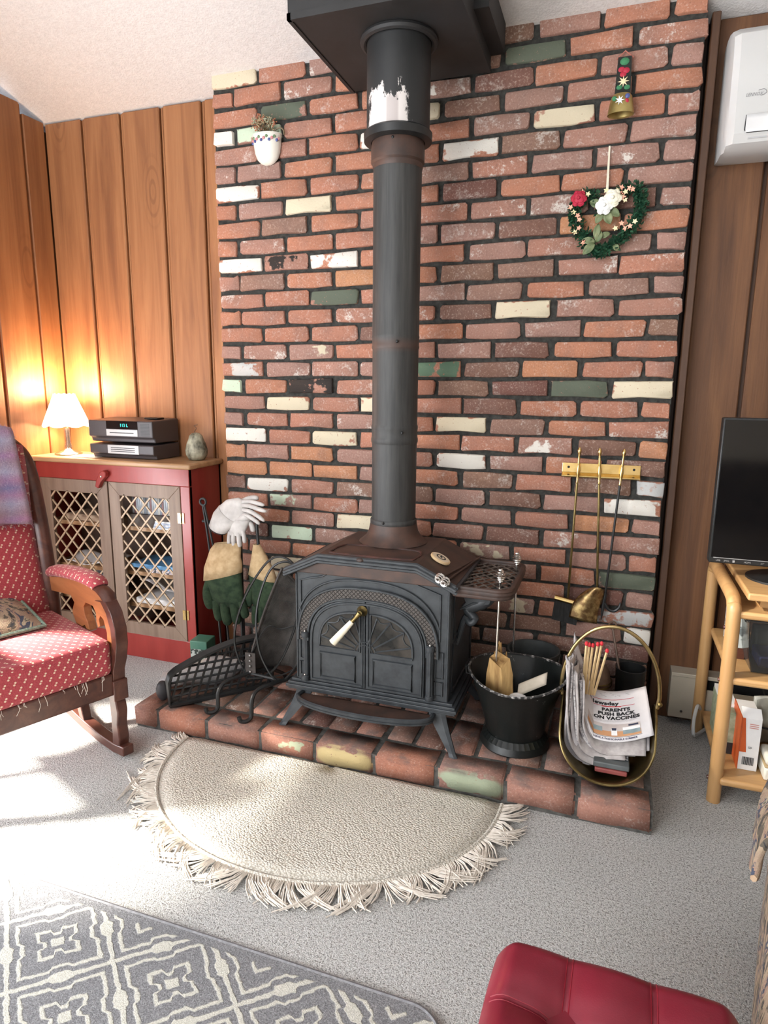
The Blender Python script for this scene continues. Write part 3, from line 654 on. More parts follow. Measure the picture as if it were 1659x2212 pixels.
br = MB().tube(smoothpath([(1.160, -.44, .490), (1.176, -.452, .480), (1.188, -.447, .494), (1.172, -.44, .508), (1.160, -.435, .522), (1.185, -.435, .535), (1.215, -.43, .553), (1.238, -.425, .580), (1.258, -.42, .592), (1.275, -.42, .580), (1.268, -.42, .566)], 5), [.011]*10+[.014]*10+[.021]*8+[.023]*8+[.017]*6+[.012]*5+[.008]*4, 10).build('shelf_bracket', IRON, t)
w = MB()
for k, (x, z) in enumerate(((1.140, .522), (1.150, .565), (1.178, .594), (1.222, .602))):
    w.tube([(1.232, -.436, .556), ((1.232+x)/2-.004, -.453, (.556+z)/2+.008), (x, -.453, z)], [.0055, .0045, .0025], 6)
w.prism([(1.232, .550), (1.190, .535), (1.140, .522), (1.158, .547), (1.150, .565), (1.172, .574), (1.178, .594), (1.204, .586), (1.222, .602), (1.240, .574)], lambda x, z, d: (x, d, z), -.452, -.446)
w.build('bracket_wing', IRON, br, smooth=False)
MB().tube([(1.130, -.44, .40), (1.150, -.44, .48), (1.160, -.44, .50)], .010, 8).build('bracket_foot', IRON, br)

# thermometer and the spring-handled tools on the stove
nrm = Vector((.060, 0, .122)).normalized()
q = Vector((1.062, -.425, .6692))
t = thing('stove_thermometer', 'round cream dial thermometer on the right slope of the stove top', 'thermometer', q)
MB().lathe([(.030, .001), (.034, .004), (.034, .010), (.030, .012)], q, 28, nrm).build('case', M('aged ivory case', (.62, .42, .22), (.72, .54, .32), 10, .4), t)
MB().lathe([(.0295, .0121), (.001, .0125)], q, 28, nrm).build('dial', M('ivory dial', (.70, .58, .42), (.76, .66, .50), 12, .35), t)
MB().lathe([(.017, .0127), (.0145, .0136), (.012, .0127)], q, 24, nrm, (False, False)).build('scale_ring', PRINT, t)
MB().lathe([(.0045, .0126), (.002, .0165)], q, 10, nrm).build('hub', PRINT, t)
def coil(mb, p, axis, L, rmax, turns=6):
    ax = Vector(axis).normalized(); u = ax.orthogonal().normalized(); w = ax.cross(u); pts = []
    for i in range(turns*10+1):
        s_ = i/(turns*10); r = rmax*(.25+.75*min(1, s_*2.2))*(1 if s_ < .6 else 1-(s_-.6)/.4*.75); a = 2*pi*turns*s_
        pts.append(Vector(p)+ax*(L*s_)+(u*cos(a)+w*sin(a))*r)
    return mb.tube(pts, .0024, 5)
def sprtool(name, label, p, axis, L, end):
    ax = Vector(axis).normalized()
    t = thing(name, label, 'stove tool', end)
    coil(MB(), p, -ax, L, .0145).build('coil_handle', CHROME, t)
    return t, MB().tube([Vector(p)-ax*L*.9, Vector(p), end], .0034, 8).build('rod', CHROME if abs(ax.z) > .5 else IRONR, t)
sprtool('damper_tool', 'thin rod with bright coil handle lying nearest the stove top edge', (1.105, -.555, .655), (.16, .98, 0), .038, (1.150, -.22, .634))
sprtool('damper_tool', 'thin rod with bright coil handle lying lower beside the warming shelf', (1.121, -.560, .647), (.10, .98, 0), .038, (1.155, -.21, .636))
sprtool('coil_handled_poker', 'steel rod with coil handle hanging through shelf front into coal hod', (1.268, -.480, .632), (0, 0, -1), .045, (1.262, -.462, .20))
sprtool('coil_handled_poker', 'steel rod with coil handle hanging through shelf back corner', (1.288, -.26, .632), (0, 0, -1), .045, (1.290, -.250, .25))

# ================================================================== red pie-safe cabinet and what is on and in it
CXL, CXR, CYF, CYB, CT = -.905, -.085, -.14, .088, .897
t = thing('cabinet', 'red painted cabinet with two wooden lattice doors and oak top', 'cabinet', ((CXL+CXR)/2, -.03, 0))
DL, DR = (-.885, -.507), (-.500, -.130)
DZ0, DZ1 = .112, .800
mb = box((CXL, CYF, 0), (CXL+.018, CYB, CT-.024)); mb.box((CXR-.018, CYF, 0), (CXR, CYB, CT-.024)); mb.box((CXL, CYB-.01, .02), (CXR, CYB, CT-.024)); mb.box((CXL+.018, CYF+.02, .085), (CXR-.018, CYB-.01, .10))
mb.build('carcass', REDPAINT, t, smooth=False)
mb = box((CXL, CYF-.004, DZ1), (CXR, CYF+.016, CT-.024)); mb.box((CXL, CYF-.004, 0), (CXR, CYF+.016, DZ0)); mb.box((DR[1], CYF-.004, DZ0), (CXR, CYF+.016, DZ1)); mb.box((CXL, CYF-.004, DZ0), (DL[0], CYF+.016, DZ1))
mb.build('face_frame', REDPAINT, t, smooth=False, bev=.002)
box((CXL-.02, CYF-.022, CT-.024), (CXR+.018, CYB, CT)).build('top', OAKTOP, t, bev=.008, seg=3)
box((CXL+.02, CYB-.016, .10), (CXR-.02, CYB-.011, CT-.03)).build('back_lining', M('dark brown lining', (.055, .03, .02), (.09, .05, .03), 20, .7), t, smooth=False)
box((CXR-.021, CYF+.02, .10), (CXR-.0185, CYB-.016, CT-.03)).build('side_lining', MATS['dark brown lining'], t, smooth=False)
for k, z in enumerate((.245, .395, .60)): box((CXL+.018, CYF+.03, z-.018), (CXR-.022, CYB-.017, z)).build('shelf', OAKTOP, t, smooth=False)
INTERIOR = CYB-.01
for (x0, x1), nm in ((DL, 'l'), (DR, 'r')):
    fw = .058
    d = MB(); yf, yb = CYF-.008, CYF+.010
    def miter(a, b, c_, e): d.add([(*p, yf) for p in ()], []); d.prism([a, b, c_, e], lambda x, z, y: (x, y, z), yf, yb)
    o0, o1, o2, o3 = (x0, DZ0), (x1, DZ0), (x1, DZ1), (x0, DZ1); i0, i1, i2, i3 = (x0+fw, DZ0+fw), (x1-fw, DZ0+fw), (x1-fw, DZ1-fw), (x0+fw, DZ1-fw)
    miter(o0, o1, i1, i0); miter(o1, o2, i2, i1); miter(o2, o3, i3, i2); miter(o3, o0, i0, i3)
    dr_ = d.build('door', GREYWOOD, t, smooth=False, bev=.0015, seg=1)
    ox, ux, oz, uz = x0+fw, x1-fw, DZ0+fw, DZ1-fw
    for fam in (0, 1):
        for k in range(-9, 10):
            # strips step .069 across and .077 down
            m_ = .077/.069*(1 if fam else -1); c0 = (oz+uz)/2+k*.077+.02; cxm = (ox+ux)/2
            seg = []
            for i in range(121):
                x = ox+(ux-ox)*i/120; z = c0+m_*(x-cxm)
                if oz-.006 <= z <= uz+.006: seg.append((x, z))
            if len(seg) < 12: continue
            (xa, za), (xb, zb) = seg[0], seg[-1]; dx, dz = xb-xa, zb-za; L = sqrt(dx*dx+dz*dz); nx, nz = -dz/L*.0035, dx/L*.0035
            y0 = CYF+.002-(.005 if fam else 0)
            MB().prism([(xa-nx, za-nz), (xb-nx, zb-nz), (xb+nx, zb+nz), (xa+nx, za+nz)], lambda x, z, y: (x, y, z), y0-.005, y0).build('lattice_slat', M('pale lattice strip', (.34, .24, .15), (.46, .34, .23), 30, .5), dr_, smooth=False)
for z in (.665, .235):
    hg = box((DR[1]-.015, CYF-.0105, z-.022), (DR[1]-.002, CYF-.0085, z+.022)); hg.box((DR[1]+.002, CYF-.0105+.003, z-.022), (DR[1]+.014, CYF-.0045, z+.022)); hg.tube([(DR[1], CYF-.010, z-.022), (DR[1], CYF-.010, z+.022)], .003, 6)
    hg.build('hinge', BRASS, t, smooth=False)
lt = MB().prism([(-.553, .778), (-.538, .770), (-.520, .800), (-.492, .826), (-.490, .842), (-.505, .852), (-.524, .842), (-.545, .805)], lambda x, z, y: (x, y, z), CYF-.030, CYF-.006).build('latch', REDPAINT, t, bev=.004)
MB().ball((-.516, CYF-.031, .824), .005, 10, 6, (1, .5, 1)).build('latch_screw', CHROME, lt)
# contents
rc = random.Random(11)
cdc = [(.35, .33, .30), (.10, .12, .15), (.42, .36, .28), (.16, .06, .06), (.28, .30, .33), (.08, .08, .08)]
CDM = [M('disc case %s' % 'abcdef'[i], c, None, 10, .4) for i, c in enumerate(cdc)]
ORD = 'first second third fourth fifth sixth seventh eighth ninth tenth eleventh twelfth thirteenth fourteenth fifteenth sixteenth seventeenth eighteenth nineteenth twentieth twenty-first twenty-second twenty-third twenty-fourth twenty-fifth twenty-sixth'.split()
for i in range(26):
    x = -.432+i*.0105
    tag(box((x, CYF+.055, .655), (x+.0095, CYF+.175, .775-rc.random()*.008)).build('disc_case', CDM[rc.randrange(6)], smooth=False), ORD[i]+' disc case from the left in the row behind right lattice door', 'disc case', 'disc cases on the top shelf of the cabinet')
bxs = box((-.445, CYF+.035, .600), (-.150, CYF+.19, .655)).build('disc_rack', M('dark rack', (.05, .032, .022), None, 10, .6), smooth=False); tag(bxs, 'dark wooden rack carrying the disc cases in the red cabinet', 'rack')
for i, (w, c, z) in enumerate(((.18, (.55, .58, .63), 0), (.175, (.30, .36, .48), .008), (.18, (.60, .63, .68), .014), (.17, (.34, .40, .52), .021), (.175, (.75, .76, .77), .028))):
    tag(box((-.300+i*.003, CYF+.022, .600+z), (-.300+i*.003+w*.82, CYF+.034, .600+z+.0065)).build('magazine', M('magazine cover %s' % 'abcde'[i], c, None, 8, .4), smooth=False),
        ['lowest pale', 'second dark blue', 'middle pale', 'fourth slate blue', 'topmost white'][i]+' magazine of the stack on the upper cabinet shelf', 'magazine', 'magazines on the upper cabinet shelf')
tag(box((-.44, CYF+.03, .412), (-.145, CYF+.19, .431)).build('atlas', M('blue atlas spine', (.06, .20, .42), (.14, .36, .60), 16, .4), bev=.002, smooth=False), 'long flat blue book on the middle shelf behind right lattice door', 'book')
tag(box((-.36, CYF+.032, .395), (-.145, CYF+.18, .411)).build('patterned_book', M('speckled book edge', (.05, .05, .06), (.75, .66, .68), 70, .6, lo=.48, hi=.52), smooth=False), 'thin mottled pink and white book under the blue book', 'book')
def sheet(name, label, cat, x0, x1, y0, y1, z, h, mt, seed, grp=None):
    r = random.Random(seed); a = r.random()*6
    return tag(MB().grid(lambda u, v: (x0+(x1-x0)*u, y0+(y1-y0)*v, z+h*(.5+.5*sin(3*u+a))*(1-u*.5)+.012*sin(5*v+a)+.006*sin(11*u)), 14, 6).build(name, mt, solid=.004), label, cat)
tag(box((-.425, CYF+.03, .245), (-.145, CYF+.18, .272)).build('wrapped_pad', PAPERW, bev=.006), 'thick white pad of paper on the bottom shelf of cabinet', 'paper pad')
sheet('loose_papers', 'crumpled loose papers heaped on the white pad in the cabinet', 'papers', -.40, -.14, CYF+.035, CYF+.18, .288, .055, PAPER, 3)
sheet('newspaper_section', 'grey folded newspaper lying over the loose papers in cabinet', 'papers', -.36, -.15, CYF+.05, CYF+.17, .315, .075, M('greyish paper', (.40, .38, .36), (.52, .50, .48), 20, .8), 9)
sheet('open_magazine', 'open magazine lying behind the left lattice door', 'magazine', -.82, -.54, CYF+.03, CYF+.17, .408, .03, PAPERW, 5)
tag(box((-.80, CYF+.035, .60), (-.60, CYF+.17, .632)).build('folded_cloth', M('tan folded cloth', (.36, .25, .17), (.46, .34, .24), 30, .9), bev=.01, seg=3), 'folded tan cloth on the upper shelf behind left door', 'cloth')
tag(MB().lathe([(.02, 0), (.055, .02), (.06, .06), (.045, .10), (.01, .12)], (-.66, CYF+.11, .245), 14, sx=1.9).build('plastic_bag', M('grey plastic bag', (.10, .11, .13), (.26, .28, .32), 20, .3)), 'grey plastic bag bundled on the bottom shelf at left', 'bag')

# lamp
LX, LY = -.806, -.045
t = thing('table_lamp', 'small lit lamp with white pleated shade and fluted silver base', 'lamp', (LX, LY, CT))
SIL = M('brushed silver', (.50, .44, .38), (.66, .60, .54), 20, .25, 1)
MB().lathe([(.058, 0), (.060, .004), (.054, .009), (.030, .016), (.018, .024), (.013, .032)], (LX, LY, CT), 28).build('base', SIL, t)
mb = MB()
for k in range(9):
    a = 2*pi*k/9; mb.tube([(LX+.013*cos(a), LY+.013*sin(a), CT+.028), (LX+.009*cos(a), LY+.009*sin(a), CT+.06), (LX+.0085*cos(a), LY+.0085*sin(a), CT+.125)], .0042, 6)
mb.build('fluted_stem', SIL, t); MB().lathe([(.012, .12), (.016, .128), (.012, .140)], (LX, LY, CT), 14).build('socket', SIL, t)
def shade():
    mt = bpy.data.materials.new('glowing pleated shade'); n = NT(mt); n.set(Base_Color=(.9, .86, .78), Roughness=.8)
    n.put(n.b.inputs['Emission Color'], (1, .86, .66, 1)); n.b.inputs['Emission Strength'].default_value = 3.2; return mt
mb = MB(); rs = []; N = 48
for r, z in ((.100, .135), (.080, .185), (.060, .235), (.044, .272)):
    rs.append([(LX+r*(1+.012*(j % 2))*cos(2*pi*j/N), LY+r*(1+.012*(j % 2))*sin(2*pi*j/N), CT+z-(.008*abs(sin(4*2*pi*j/N)) if r > .09 else -.004*abs(sin(6*2*pi*j/N)) if r < .05 else 0)) for j in range(N)])
mb.rings(rs, (False, False)); mb.build('lamp_shade', shade(), t, solid=.0015)
MB().ball((LX, LY, CT+.19), .022, 12, 8, (1, 1, 1.2)).build('bulb', shade(), t)
for z, e in ((.285, 15.0), (.118, 9.0)):
    lamp('lamp_light', 'POINT', (LX, LY, CT+z), e, (1, .62, .36), shadow_soft_size=.02)

# radio and changer
DARKPL = M('graphite plastic', (.045, .038, .040), (.06, .052, .054), 4, .42)
SILP = M('silver panel', (.48, .47, .46), (.52, .51, .50), 4, .3)
RX0, RX1, RY0, RY1 = -.625, -.285, -.105, .075
t = thing('compact_disc_radio', 'dark grey radio with green digits stacked on its disc changer', 'radio', ((RX0+RX1)/2, 0, CT+.068))
z0 = CT+.068
MB().prism([(RY0, z0+.028), (RY0, z0+.098), (RY1, z0+.105), (RY1, z0+.004), (RY0+.018, z0+.004), (RY0+.014, z0+.022)], lambda y, z, x: (x, y, z), RX0, RX1).build('body', DARKPL, t, smooth=False, bev=.005)
box((-.525, RY0-.0015, z0+.062), (-.360, RY0+.002, z0+.096)).build('display', SCREEN, t, smooth=False)
box((-.525, RY0-.003, z0+.032), (-.360, RY0+.002, z0+.060)).build('disc_slot_panel', SILP, t, smooth=False, bev=.001)
box((-.507, RY0-.0035, z0+.044), (-.380, RY0, z0+.047)).build('disc_slot', PRINT, t, smooth=False)
EMI = bpy.data.materials.new('teal digits'); n = NT(EMI); n.set(Base_Color=(0, .3, .25)); n.put(n.b.inputs['Emission Color'], (.05, .9, .75, 1)); n.b.inputs['Emission Strength'].default_value = 1.6
text('113 L', lambda x, y: (-.452+x, RY0-.0022, z0+.072+y), .019, EMI, t, 'digits')
gl = MB()
for k in range(9): gl.box((-.345, RY0-.001, z0+.036+k*.006), (-.300, RY0+.001, z0+.0385+k*.006))
gl.build('speaker_grille', BLACK, t, smooth=False, kind=None)
MB().prism([(-.385, -.03), (-.315, -.03), (-.315, .02), (-.385, .02)], lambda x, y, z: (x, y, z), z0+.1035, z0+.110).build('remote_pad', BLACK, t, smooth=False, bev=.003)
t = thing('disc_changer', 'dark grey slotted disc changer directly under the radio', 'disc changer', ((RX0+RX1)/2, 0, CT))
MB().prism([(RY0, CT+.022), (RY0, CT+.062), (RY1, CT+.066), (RY1, CT+.001), (RY0+.022, CT+.001), (RY0+.018, CT+.016)], lambda y, z, x: (x, y, z), RX0, RX1).build('body', DARKPL, t, smooth=False, bev=.004)
box((-.525, RY0-.002, CT+.022), (-.360, RY0+.002, CT+.060)).build('slot_panel', SILP, t, smooth=False, bev=.001)
for k in range(3): box((-.507, RY0-.0028, CT+.031+k*.008), (-.380, RY0, CT+.0335+k*.008)).build('disc_slot', PRINT, t, smooth=False)
tag(box((-.74, -.125, CT), (-.585, -.03, CT+.002)).build('white_card', PAPERW, smooth=False), 'flat white card lying on cabinet top in front of lamp', 'card')
# gourd
GX, GY = -.135, -.01
t = thing('carved_gourd', 'grey-green carved gourd with curled stem at cabinet right end', 'gourd', (GX, GY, CT))
MB().lathe([(.014, 0), (.034, .004), (.045, .024), (.047, .044), (.041, .070), (.032, .090), (.028, .105), (.017, .116), (.002, .119)], (GX, GY, CT), 24).build('gourd_body', GOURD, t, angle=80)
MB().tube(smoothpath([(GX, GY, CT+.114), (GX-.006, GY, CT+.122), (GX+.004, GY, CT+.138), (GX-.008, GY, CT+.148), (GX+.010, GY, CT+.152)], 4), .0016, 5).build('stem', M('brown twig', (.10, .05, .03)), t)

# ================================================================== rocking chair (built along its own axes: x forward, y to the sitter's left)
CR_ = thing('rocking_chair', 'antique mahogany rocking chair in red dotted upholstery', 'rocking chair', (.085, -.800, 0), radians(-22), local=True)
t = CR_; SWY = -.52
sm = MB()
NU, NV = 18, 14
def seatf(u, v):
    x = -.455+.475*u; y = -.03-.46*v
    ed = min(1, min(u, 1-u)*6)*min(1, min(v, 1-v)*6); 
    return x, y, ed
sm = box((-.455, -.492, .295), (.026, -.028, .415)).build('seat_cushion', DOTRED, t, bev=.024, seg=4)
for p in sm.data.vertices:
    if p.co.z > .4: p.co.z += 0
MB().grid(lambda u, v: (-.445+.455*u, -.485+.45*v, .411+.014*(sin(pi*u)*sin(pi*v))**.6), 12, 12).build('seat_crown', DOTRED, sm)
# backrest
def backf(u, v):   # v up, u across
    z = .40+.60*v; x = -.425-.105*v-.02*sin(pi*v); y = -.045-.425*u
    bul = .035*(sin(pi*u)**.5)*(min(1, (1-v)*8, v*8+.2))
    zt = z+(.035*sin(pi*u))*v
    return (x+bul, y, zt)
MB().grid(backf, 14, 20).build('backrest', DOTRED, t, solid=.03)
MB().grid(lambda u, v: (backf(u, v)[0]-.05-.035*(sin(pi*u)**.5)*.8, backf(u, v)[1], backf(u, v)[2]), 6, 10).build('backrest_lining', MAHOG, t, solid=.01)
for y in (-.022, -.498):
    s_ = 1 if y > -.2 else -1
    pts = smoothpath([(-.43, y, .26), (-.435, y, .42), (-.470, y+s_*.004, .64), (-.520, y+s_*.002, .86), (-.548, y-s_*.012, .96), (-.556, y-s_*.055, 1.012)], 5)
    MB().tube(pts, [.026]*len(pts), 10, flat=.8).build('back_post', MAHOG, t)
MB().tube([(-.556, -.075, 1.018), (-.562, -.16, 1.035), (-.565, -.26, 1.042), (-.562, -.36, 1.035), (-.556, -.445, 1.018)], .026, 8).build('crest_rail', MAHOG, t)
mb = MB(); mb.box((-.005, SWY+.03, .225), (.022, -.03, .300)); mb.build('front_rail', MAHOG, t, bev=.006)
for y in (-.040, -.505): box((-.44, y, .235), (.0, y+.026, .305)).build('side_rail', MAHOG, t, bev=.004)
for y in (-.012, -.508):
    s_ = 1 if y > -.2 else -1
    # curved front post from the arm down to the rocker
    prof = [(-.055, .530, .030), (-.012, .535, .030), (.020, .505, .028), (.042, .455, .027), (.044, .405, .026), (.030, .350, .027), (.010, .305, .026), (.006, .262, .026)]
    MB().rings([[(x-w*.6, y-.020, z-.004), (x+w*.6, y-.020, z+.004), (x+w*.6, y+.020, z+.004), (x-w*.6, y+.020, z-.004)] for x, z, w in prof]).build('front_post', MAHOG, t, bev=.005)
    box((-.028, y-.024, .205), (.030, y+.024, .275)).build('post_block', MAHOG, t, bev=.003)
    MB().rings([[(x-w, y-.018, z), (x+w, y-.018, z), (x+w, y+.018, z), (x-w, y+.018, z)] for x, z, w in ((-.004, .210, .022), (.004, .165, .026), (.000, .120, .021), (.004, .07, .024), (-.002, .035, .022))]).build('front_leg', MAHOG, t, bev=.004)
    MB().rings([[(x-w, y-.016, z), (x+w, y-.016, z), (x+w, y+.016, z), (x-w, y+.016, z)] for x, z, w in ((-.330, .25, .022), (-.300, .15, .019), (-.255, .035, .018))]).build('rear_leg', MAHOG, t, bev=.004)
    rk = [(-.62, .075), (-.50, .040), (-.38, .018), (-.25, .005), (-.12, .0), (-.02, .004), (.050, .016)]
    MB().rings([[(x, y-.019, z), (x, y+.019, z), (x, y+.019, z+.034), (x, y-.019, z+.034)] for x, z in rk]).build('rocker', MAHOG, t, bev=.004)
    # arm board with fret-cut scrolls under it
    y0, y1 = y-.014, y+.014
    arm = [(-.455, .530), (-.30, .556), (-.14, .566), (-.05, .562), (-.015, .545), (-.008, .520), (.012, .470), (.020, .420), (.004, .360), (-.012, .318), (-.030, .330), (-.016, .375), (-.012, .430), (-.030, .470),
           (-.050, .478), (-.062, .462), (-.058, .440), (-.070, .432), (-.082, .450), (-.080, .480), (-.100, .500), (-.150, .500), (-.170, .480), (-.166, .452), (-.148, .432), (-.138, .404), (-.150, .395), (-.172, .415), (-.196, .402), (-.200, .372),
           (-.180, .345), (-.162, .318), (-.188, .322), (-.214, .350), (-.236, .402), (-.262, .440), (-.256, .455), (-.240, .480), (-.265, .500), (-.36, .490), (-.455, .478)]
    a_ = MB().prism(arm, lambda x, z, d: (x, d, z), y0, y1).build('arm', ARMWOOD, t, smooth=False, bev=.002)
    MB().tube([(-.10, y, .566), (-.05, y, .566), (-.015, y, .552), (.004, y, .525)], [.020, .024, .025, .02], 10, flat=.5, up=(0, 0, 1)).build('arm_cap', MAHOG, a_)
    pd = smoothpath([(-.43, y, .545), (-.40, y, .560), (-.28, y, .578), (-.16, y, .586), (-.085, y, .582), (-.065, y, .570)], 4)
    n_ = len(pd); MB().tube(pd, [.014+.022*(sin(pi*(.08+.84*i/(n_-1))))**.4 for i in range(n_)], 12, flat=.62, up=(0, 0, 1)).build('arm_pad', DOTRED, t)
mb = MB(); rr_ = random.Random(2)
for k in range(26):
    y = -.05-.43*rr_.random(); L = .012+.035*rr_.random()**2
    mb.tube([(.024, y, .303), (.028+.006*rr_.random(), y+.006*(rr_.random()-.5), .303-L*.5), (.026, y+.02*(rr_.random()-.5), .303-L)], .0006, 3)
mb.build('frayed_threads', YARN, t, kind='stuff')
# pillow and throw share the chair's place but rest on it
def chair_pt(x, y, z): 
    a = radians(-22); return Vector((.085+x*cos(a)-y*sin(a), -.800+x*sin(a)+y*cos(a), z))
t = thing('throw_blanket', 'fuzzy mauve and blue plaid throw over the rocking chair back', 'blanket', (.085, -.800, 0), radians(-22), local=True)
path = smoothpath([(-.60, .74), (-.612, .86), (-.618, .98), (-.605, 1.055), (-.565, 1.075), (-.520, 1.050), (-.490, .97), (-.468, .86), (-.448, .735)], 4)
rt = random.Random(4)
def thr(u, v):
    i = u*(len(path)-1); k = min(int(i), len(path)-2); p = path[k].lerp(path[k+1], i-k)
    y = -.058-.40*v; sag = .018*(abs(v-.0)**2)*0
    wav = .008*sin(v*9+u*4)+.004*sin(v*23)
    return (p.x+(wav+.010)*(1 if u > .5 else -1), y+.010*sin(u*7)-.012*u, p.y-.03*(1-sin(pi*min(1, .12+v*.9)))*(1 if .3 < u < .7 else .25)+(.01*sin(v*6) if u in (0, 1) else 0))
path = [Vector((p[0], p[1])) for p in path]
MB().grid(thr, 40, 24).build('blanket_cloth', MOHAIR, t, solid=.022)
mb = MB()
for k in range(5200):
    u, v = rt.random(), rt.random(); p = Vector(thr(u, v)); d = Vector((1 if u > .5 else -1, 0, .3)) if abs(u-.5) > .12 else Vector((0, 0, 1))
    if u > .97 or v < .02 or v > .98: d = Vector((.2, (.5-v)*2, -.6))
    d = (d+Vector((rt.uniform(-.8, .8), rt.uniform(-.8, .8), rt.uniform(-.8, .8)))).normalized()
    q_ = p+d*.010; e = q_+(d+Vector((rt.uniform(-1, 1), rt.uniform(-1, 1), rt.uniform(-1, .6)))*.8).normalized()*.011
    s1 = d.orthogonal().normalized()*.0005
    mb.add([p-s1, p+s1, q_+s1, q_-s1, e], [(0, 1, 2, 3), (3, 2, 4)])
mb.build('blanket_fuzz', MOHAIR, t, smooth=False, kind='stuff')
NEEDLE = tapestry('needlepoint pillow cover', 8.1)
t = thing('throw_pillow', 'needlepoint pillow with twisted green cord edge on rocking chair seat', 'pillow', (.085, -.800, 0), radians(-22), local=True)
def pil(sgn):
    def f(u, v):
        a, b = 2*u-1, 2*v-1; h = .035*max(0, (1-abs(a)**2.6)*(1-abs(b)**2.6))**.55
        c = Vector((-.355, -.30, .462)); ex = Vector((.14, 0, -.028)); ey = Vector((0, .165, 0)); nz_ = Vector((.19, 0, .98))
        k = 1-.05*(1-abs(a))*0
        return c+ex*a*k+ey*b*k+nz_*h*sgn
    return f
MB().grid(pil(1), 12, 12).build('cover', NEEDLE, t); MB().grid(pil(-1), 12, 12).build('backing', M('teal velvet', (.06, .16, .13), (.10, .24, .19), 30, .8), t)
MB().tube([pil(1)(*p) for p in [(i/12, 0) for i in range(12)]+[(1, i/12) for i in range(12)]+[(1-i/12, 1) for i in range(12)]+[(0, 1-i/12) for i in range(12)]], .0065, 6, closed=True).build('cord', M('twisted sage cord', (.10, .17, .13), (.26, .34, .27), 160, .8), t)

# ================================================================== things on the hearth, left of the stove
# pierced iron panel standing at an angle
A0, B0 = Vector((.125, -.610, HZ)), Vector((.385, -.330, HZ)); PD = (B0-A0).normalized(); PL = (B0-A0).length; PN = Vector((PD.y, -PD.x, 0))
t = thing('pierced_fire_panel', 'black cast iron pierced panel with arched ribbed rim left on hearth', 'fire panel', A0)
def pp(s_, z, d=0): return A0+PD*s_+Vector((0, 0, z))+PN*d
def ptop(s_): return .115+.085*sin(min(1, s_/PL)*pi*.62)
rim = [(0, 0), (0, .105)]+[(.012+(PL-.012)*i/14, ptop((PL)*i/14)) for i in range(1, 15)]+[(PL, 0)]
rim = [(0, .0), (0, .09), (.008, .112)]+[(PL*i/14, ptop(PL*i/14)) for i in range(1, 15)]+[(PL, 0)]
for dd in (-.012, 0, .012): MB().tube([pp(a, b+.008, dd) for a, b in rim], .0085, 6, closed=True).build('ribbed_rim', BLACK, t)
bars = MB()
r_n = 8
for k in range(1, 8):
    z = .010+k*.026; pts = [pp(s_*PL/40, z) for s_ in range(41) if ptop(s_*PL/40) > z]
    if len(pts) > 3: bars.tube([pts[0], pts[-1]], .0045, 4)
for k in range(-4, 14):
    s0 = k*.030; pts = []
    for i in range(41):
        z = .20*i/40; s_ = s0+z*.35
        if 0 <= s_ <= PL and z <= ptop(s_): pts.append((s_, z))
    if len(pts) > 3: bars.tube([pp(*pts[0]), pp(*pts[-1])], .0052, 4)
bars.build('pierced_lattice', BLACK, t, kind='stuff')
MB().prism([(0, 0), (PL, 0), (PL, .014), (0, .014)], lambda a, z, d: pp(a, z, d), -.014, .014).build('foot_rail', BLACK, t)
# log carrier
t = thing('log_carrier', 'black iron log carrier with two oval hoops and dark mesh sling', 'log carrier', (.38, -.45, HZ))
for (fx, fy), (kx, ky), (bx_, by_) in (((.303, -.598), (.318, -.565), (.40, -.395)), ((.446, -.612), (.458, -.580), (.545, -.405))):
    pts = smoothpath([(fx-.022, fy-.018, HZ+.026), (fx-.016, fy-.016, HZ+.010), (fx, fy-.004, HZ+.0075), (fx+.008, fy+.012, HZ+.020), (fx+.008, fy+.020, HZ+.075), (kx, ky+.02, HZ+.098), (kx+.03, ky+.075, HZ+.102), (bx_, by_, HZ+.095), (bx_+.01, by_+.10, HZ+.04), (bx_+.012, by_+.13, HZ+.006)], 4)
    MB().tube(pts, .0075, 8).build('leg', BLACK, t)
MB().tube([(.372, -.455, HZ+.100), (.512, -.470, HZ+.100)], .0065, 8).build('crossbar', BLACK, t)
def hoop(pts, r=.0042): return MB().tube(smoothpath(pts, 6, True), r, 6, closed=True)
hoop([(.345, -.455, .185), (.315, -.47, .30), (.335, -.46, .42), (.39, -.44, .54), (.455, -.42, .618), (.52, -.40, .60), (.545, -.39, .50), (.525, -.40, .36), (.47, -.43, .22), (.40, -.45, .165)]).build('hoop', BLACK, t)
hoop([(.505, -.475, .180), (.44, -.49, .26), (.415, -.485, .38), (.42, -.46, .49), (.455, -.43, .585), (.512, -.405, .603), (.555, -.39, .55), (.575, -.385, .42), (.565, -.40, .28)]).build('hoop', BLACK, t)
hoop([(.345, -.46, .180), (.40, -.455, .168), (.50, -.43, .19), (.565, -.40, .25), (.570, -.39, .33), (.53, -.38, .36), (.47, -.40, .345), (.42, -.43, .35)], .003).build('hoop', BLACK, t)
def mesh_mat():
    mt = bpy.data.materials.new('sooty wire mesh'); n = NT(mt); x, y, z = n.xyz(n.co())
    a = n.m('PINGPONG', n.m('MULTIPLY', n.m('ADD', x, z), 260), .5); b = n.m('PINGPONG', n.m('MULTIPLY', n.m('SUBTRACT', x, z), 260), .5)
    w = n.step(n.m('MINIMUM', a, b), .26, .20); nz_ = n.noise(n.co(), 22, 4)
    n.set(Base_Color=n.ramp(nz_, [(.3, (.028, .026, .024)), (.7, (.085, .078, .072))]), Roughness=.75, Alpha=n.m('MAXIMUM', w, .35)); return mt
MESH = mesh_mat()
